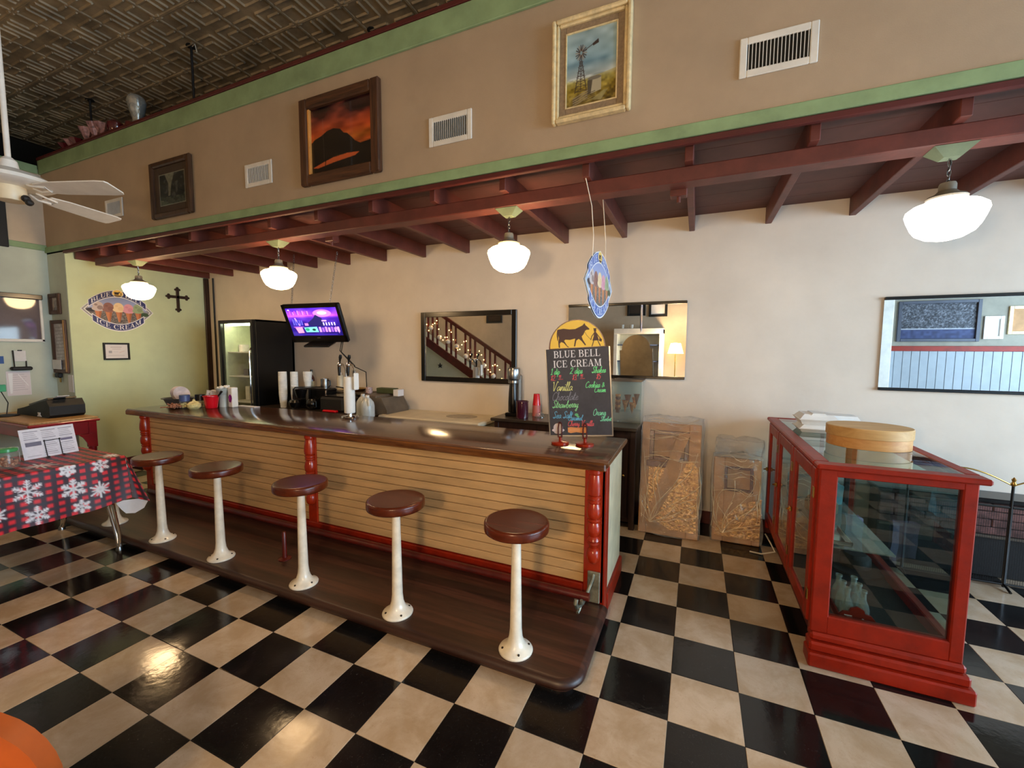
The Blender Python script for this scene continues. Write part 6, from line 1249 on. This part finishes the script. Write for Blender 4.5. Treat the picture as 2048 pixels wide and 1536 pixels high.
# cloth pattern sampled in fabric coordinates (metres)
CWm, CLm = 1.52, 1.50; RES = 150
cv = Cv(int(CLm*RES), int(CWm*RES), (52, 46, 58)); pd = .066*RES; pv = .053*RES
for i in range(int(cv.w/pd)+1):
    cv.rect(i*pd+pd*.30, 0, i*pd+pd*.78, cv.h, (74, 34, 48), .75)
for j in range(int(cv.h/pv)+1): cv.rect(0, j*pv+pv*.22, cv.w, j*pv+pv*.76, (74, 34, 48), .75)
for i in range(int(cv.w/pd)+1):
    for j in range(int(cv.h/pv)+1): cv.rect(i*pd+pd*.27, j*pv+pv*.22, i*pd+pd*.80, j*pv+pv*.76, (226, 46, 58))
def flake(cx, cy, r, kind):
    for k in range(6):
        a = k*math.pi/3+math.pi/6; dx, dy = math.cos(a), math.sin(a); W_ = (232, 232, 240)
        if kind == 2: cv.poly([(cx+dy*1.5, cy-dx*1.5), (cx+dx*r, cy+dy*r), (cx-dy*1.5, cy+dx*1.5)], W_); cv.line([(cx, cy), (cx+dx*r, cy+dy*r)], 2.0, W_); b2 = a+math.pi/6; cv.line([(cx, cy), (cx+math.cos(b2)*r*.72, cy+math.sin(b2)*r*.72)], 1.8, W_); continue
        cv.line([(cx, cy), (cx+dx*r, cy+dy*r)], 2.2 if kind == 1 else 1.4, W_)
        for q in ((.35, .28), (.58, .26), (.8, .18)) if kind == 0 else ((.45, .34), (.75, .24)):
            for s_ in (-1, 1): b2 = a+s_*.85; cv.line([(cx+dx*r*q[0], cy+dy*r*q[0]), (cx+dx*r*q[0]+math.cos(b2)*r*q[1], cy+dy*r*q[0]+math.sin(b2)*r*q[1])], 1.2 if kind == 0 else 1.8, W_)
    cv.ell(cx, cy, r*.16, r*.16, (214, 216, 226))
# front drape occupies rows from the fold to the hem; place the big flakes where the photograph shows them (y along table, depth below fold)
FOLD = .37+.765
fl_list = [(-2.382, .132, .098, 0), (-2.138, .184, .085, 1), (-1.986, .235, .074, 2), (-2.345, .315, .078, 0), (-1.964, .043, .066, 0), (-2.161, .03, .056, 1), (-2.553, .253, .070, 2), (-2.56, .03, .06, 1), (-2.10, .33, .06, 0), (-2.80, .15, .09, 0), (-2.98, .26, .09, 1)]
for y, dz, r_, kd in fl_list: flake((y+3.3)*RES, (FOLD+dz)*RES, r_*RES*.85, kd)
for k in range(9): flake(rng.random()*cv.w, rng.random()*(FOLD-.1)*RES, (.07+.04*rng.random())*RES, k % 3)
img = cv.out()
tc_ = thing('tablecloth', 'red and black plaid tablecloth with white snowflakes draped over the table', 'tablecloth', (-4.36, -2.5, TZ))
def cloth(u, v):     # u along +Y, v across from back hem over the top to the front hem
    s_ = v*CWm; y = TY0+u*(TY1+.004-TY0); zt = TZ+.003
    if s_ < .37: d_ = .37-s_; return (TX0-.004-.03*d_/.37, y, zt-d_)
    if s_ < FOLD: return (TX0+(s_-.37), y, zt+.0015*math.sin(y*31+s_*17)+.0012*math.sin(s_*47+y*11))
    d_ = s_-FOLD; wv = .012*math.sin(y*9+.6)*d_/.37+.010*math.sin(y*21)*d_/.37; fl_ = max(0, (y+2.05)/.21)**2*.05*d_/.37
    return (TX1+.006+.022*d_/.37+wv+fl_, y, zt-d_*(1-.10*max(0, (y+2.1)/.26)))
PV = print_mat('vinyl_cloth', .5)
picture('cloth', img, lambda u, v: cloth(u, v), PV, tc_)
n2 = 40
sub = Cv(66, 56); sub.a = np.repeat(np.repeat(img[60:116, 60:126], 3, 0), 3, 1)
picture('end_drape', img[100:156, 90:206], lambda u, v: (TX1+.006-u*.775, TY1+.005+.006*v+.005*math.sin(u*14)*v+.06*v*max(0, 1-u*6), TZ+.003-v*.36), PV, tc_)
def flap(u, v):
    a = Vector((TX1+.006+.074*v, TY1+.004, TZ+.003-.345*v)); b_ = Vector((TX1+.010+.085*v, TY1+.012+.11*v, TZ-.01-.40*v)); return a.lerp(b_, u)+Vector((.012*math.sin(u*5)*v, 0, 0))
picture('corner_flap', img[168:218, 206:222].repeat(2, 1), flap, PV, tc_)
obj('cloth_underside', B().prism([(-1.95, .385), (-1.90, .395), (-1.80, .375), (-1.735, .335), (-1.765, .285), (-1.83, .262), (-1.89, .280), (-1.92, .325)], (TX1+.078, 0, 0), (0, 1, 0), (0, 0, 1), .002), 'paper', tc_)
# on the table
t = thing('menu_card', 'white printed menu card standing on a wire easel', 'menu', (-4.45, -2.10, TZ+.005))
cv = Cv(120, 86, (222, 222, 232))
for k in range(3):
    xx = 8+k*38
    for q in range(14):
        if (k == 0 and 6 <= q <= 12) or (k == 2 and 6 <= q <= 7): continue
        cv.line([(xx, 8+q*5.4), (xx+30-(q*7) % 9, 8+q*5.4)], 1.8 if q % 4 == 0 else .9, (140, 140, 156))
cv.rect(8, 38, 42, 50, (112, 112, 132)); cv.noise(5, 10); cv.rect(84, 38, 112, 45, (116, 112, 140))
mo = Vector((-4.452, -2.262, TZ+.008)); mu = Vector((-.04, .335, 0)); mv = Vector((-.055, -.006, .235))
obj('card', B().prism([(0, 0), (1, 0), (1, 1), (0, 1)], mo-mu.cross(mv).normalized()*.004, mu, mv, .003), 'paper', t)
picture('print', cv, lambda u, v: mo+mu*u+mv*(1-v), PRN, t)
for k in (.40, .68):
    p = mo+mu*k; obj('easel_wire', B().tube([p+Vector((.03, 0, -.004)), p+Vector((.006, 0, .004)), p+mv*.55+Vector((.004, 0, 0)), p+mv*.56+Vector((-.10, 0, -.02)), p+Vector((-.15, 0, -.004))], .003, 6).sphere(p+Vector((.03, 0, .002)), .008, 8).sphere(p+mv*.55+Vector((.005, 0, 0)), .007, 8), 'blackmatte', t)
obj('easel_bar', B().tube([mo+mu*.40+mv*.55+Vector((.004, 0, 0)), mo+mu*.68+mv*.55+Vector((.004, 0, 0))], .003, 6), 'blackmatte', t)
t = thing('candy_jar', 'clear jar of wrapped sweets with a green lid on the snowflake table', 'jar', (-4.28, -2.40, TZ+.005))
obj('glass_body', B().lathe([(.058, 0), (.062, .006), (.062, .11), (.050, .125)], (-4.28, -2.40, TZ+.006), 24), 'jarglass', t); jb = B()
for k in range(22): jb.sphere((-4.28+rng.normal(0, .022), -2.40+rng.normal(0, .022), TZ+.026+rng.random()*.06), .014, 8)
obj('sweets', jb, 'candy', t)['kind'] = 'stuff'; obj('lid', B().lathe([(.055, .122), (.060, .126), (.060, .145), (.05, .15), (.001, .151)], (-4.28, -2.40, TZ+.006), 24), 'greenlid', t)

# ------------------------------------------------------------------ orange chair nearest the viewer
t = thing('orange_chair', 'orange vinyl chair back at the bottom left corner of the view', 'chair', (-1.1, -3.62, 0))
CXo, CYo = -1.135, -3.42
obj('backrest', B().prism([(-.18, .50), (.18, .50)]+[(.215*math.cos(R(a)), .63+.215*math.sin(R(a))) for a in range(-10, 191, 10)], (CXo, CYo, 0), (math.cos(R(35)), math.sin(R(35)), 0), (0, 0, 1), .045), 'orange', t, smooth=60)
obj('seat', B().lathe([(.20, .41), (.215, .43), (.215, .46), (.19, .475), (.001, .48)], (CXo+.14, CYo-.22, 0), 28), 'orange', t)
for dx, dy in ((0, -.02), (.30, -.06), (.02, -.38), (.28, -.40)): obj('leg', B().cyl((CXo+dx, CYo+dy, 0), (CXo+.14+(dx-.14)*.6, CYo-.22+(dy+.22)*.6, .43), .012, n=10), 'chrome', t)
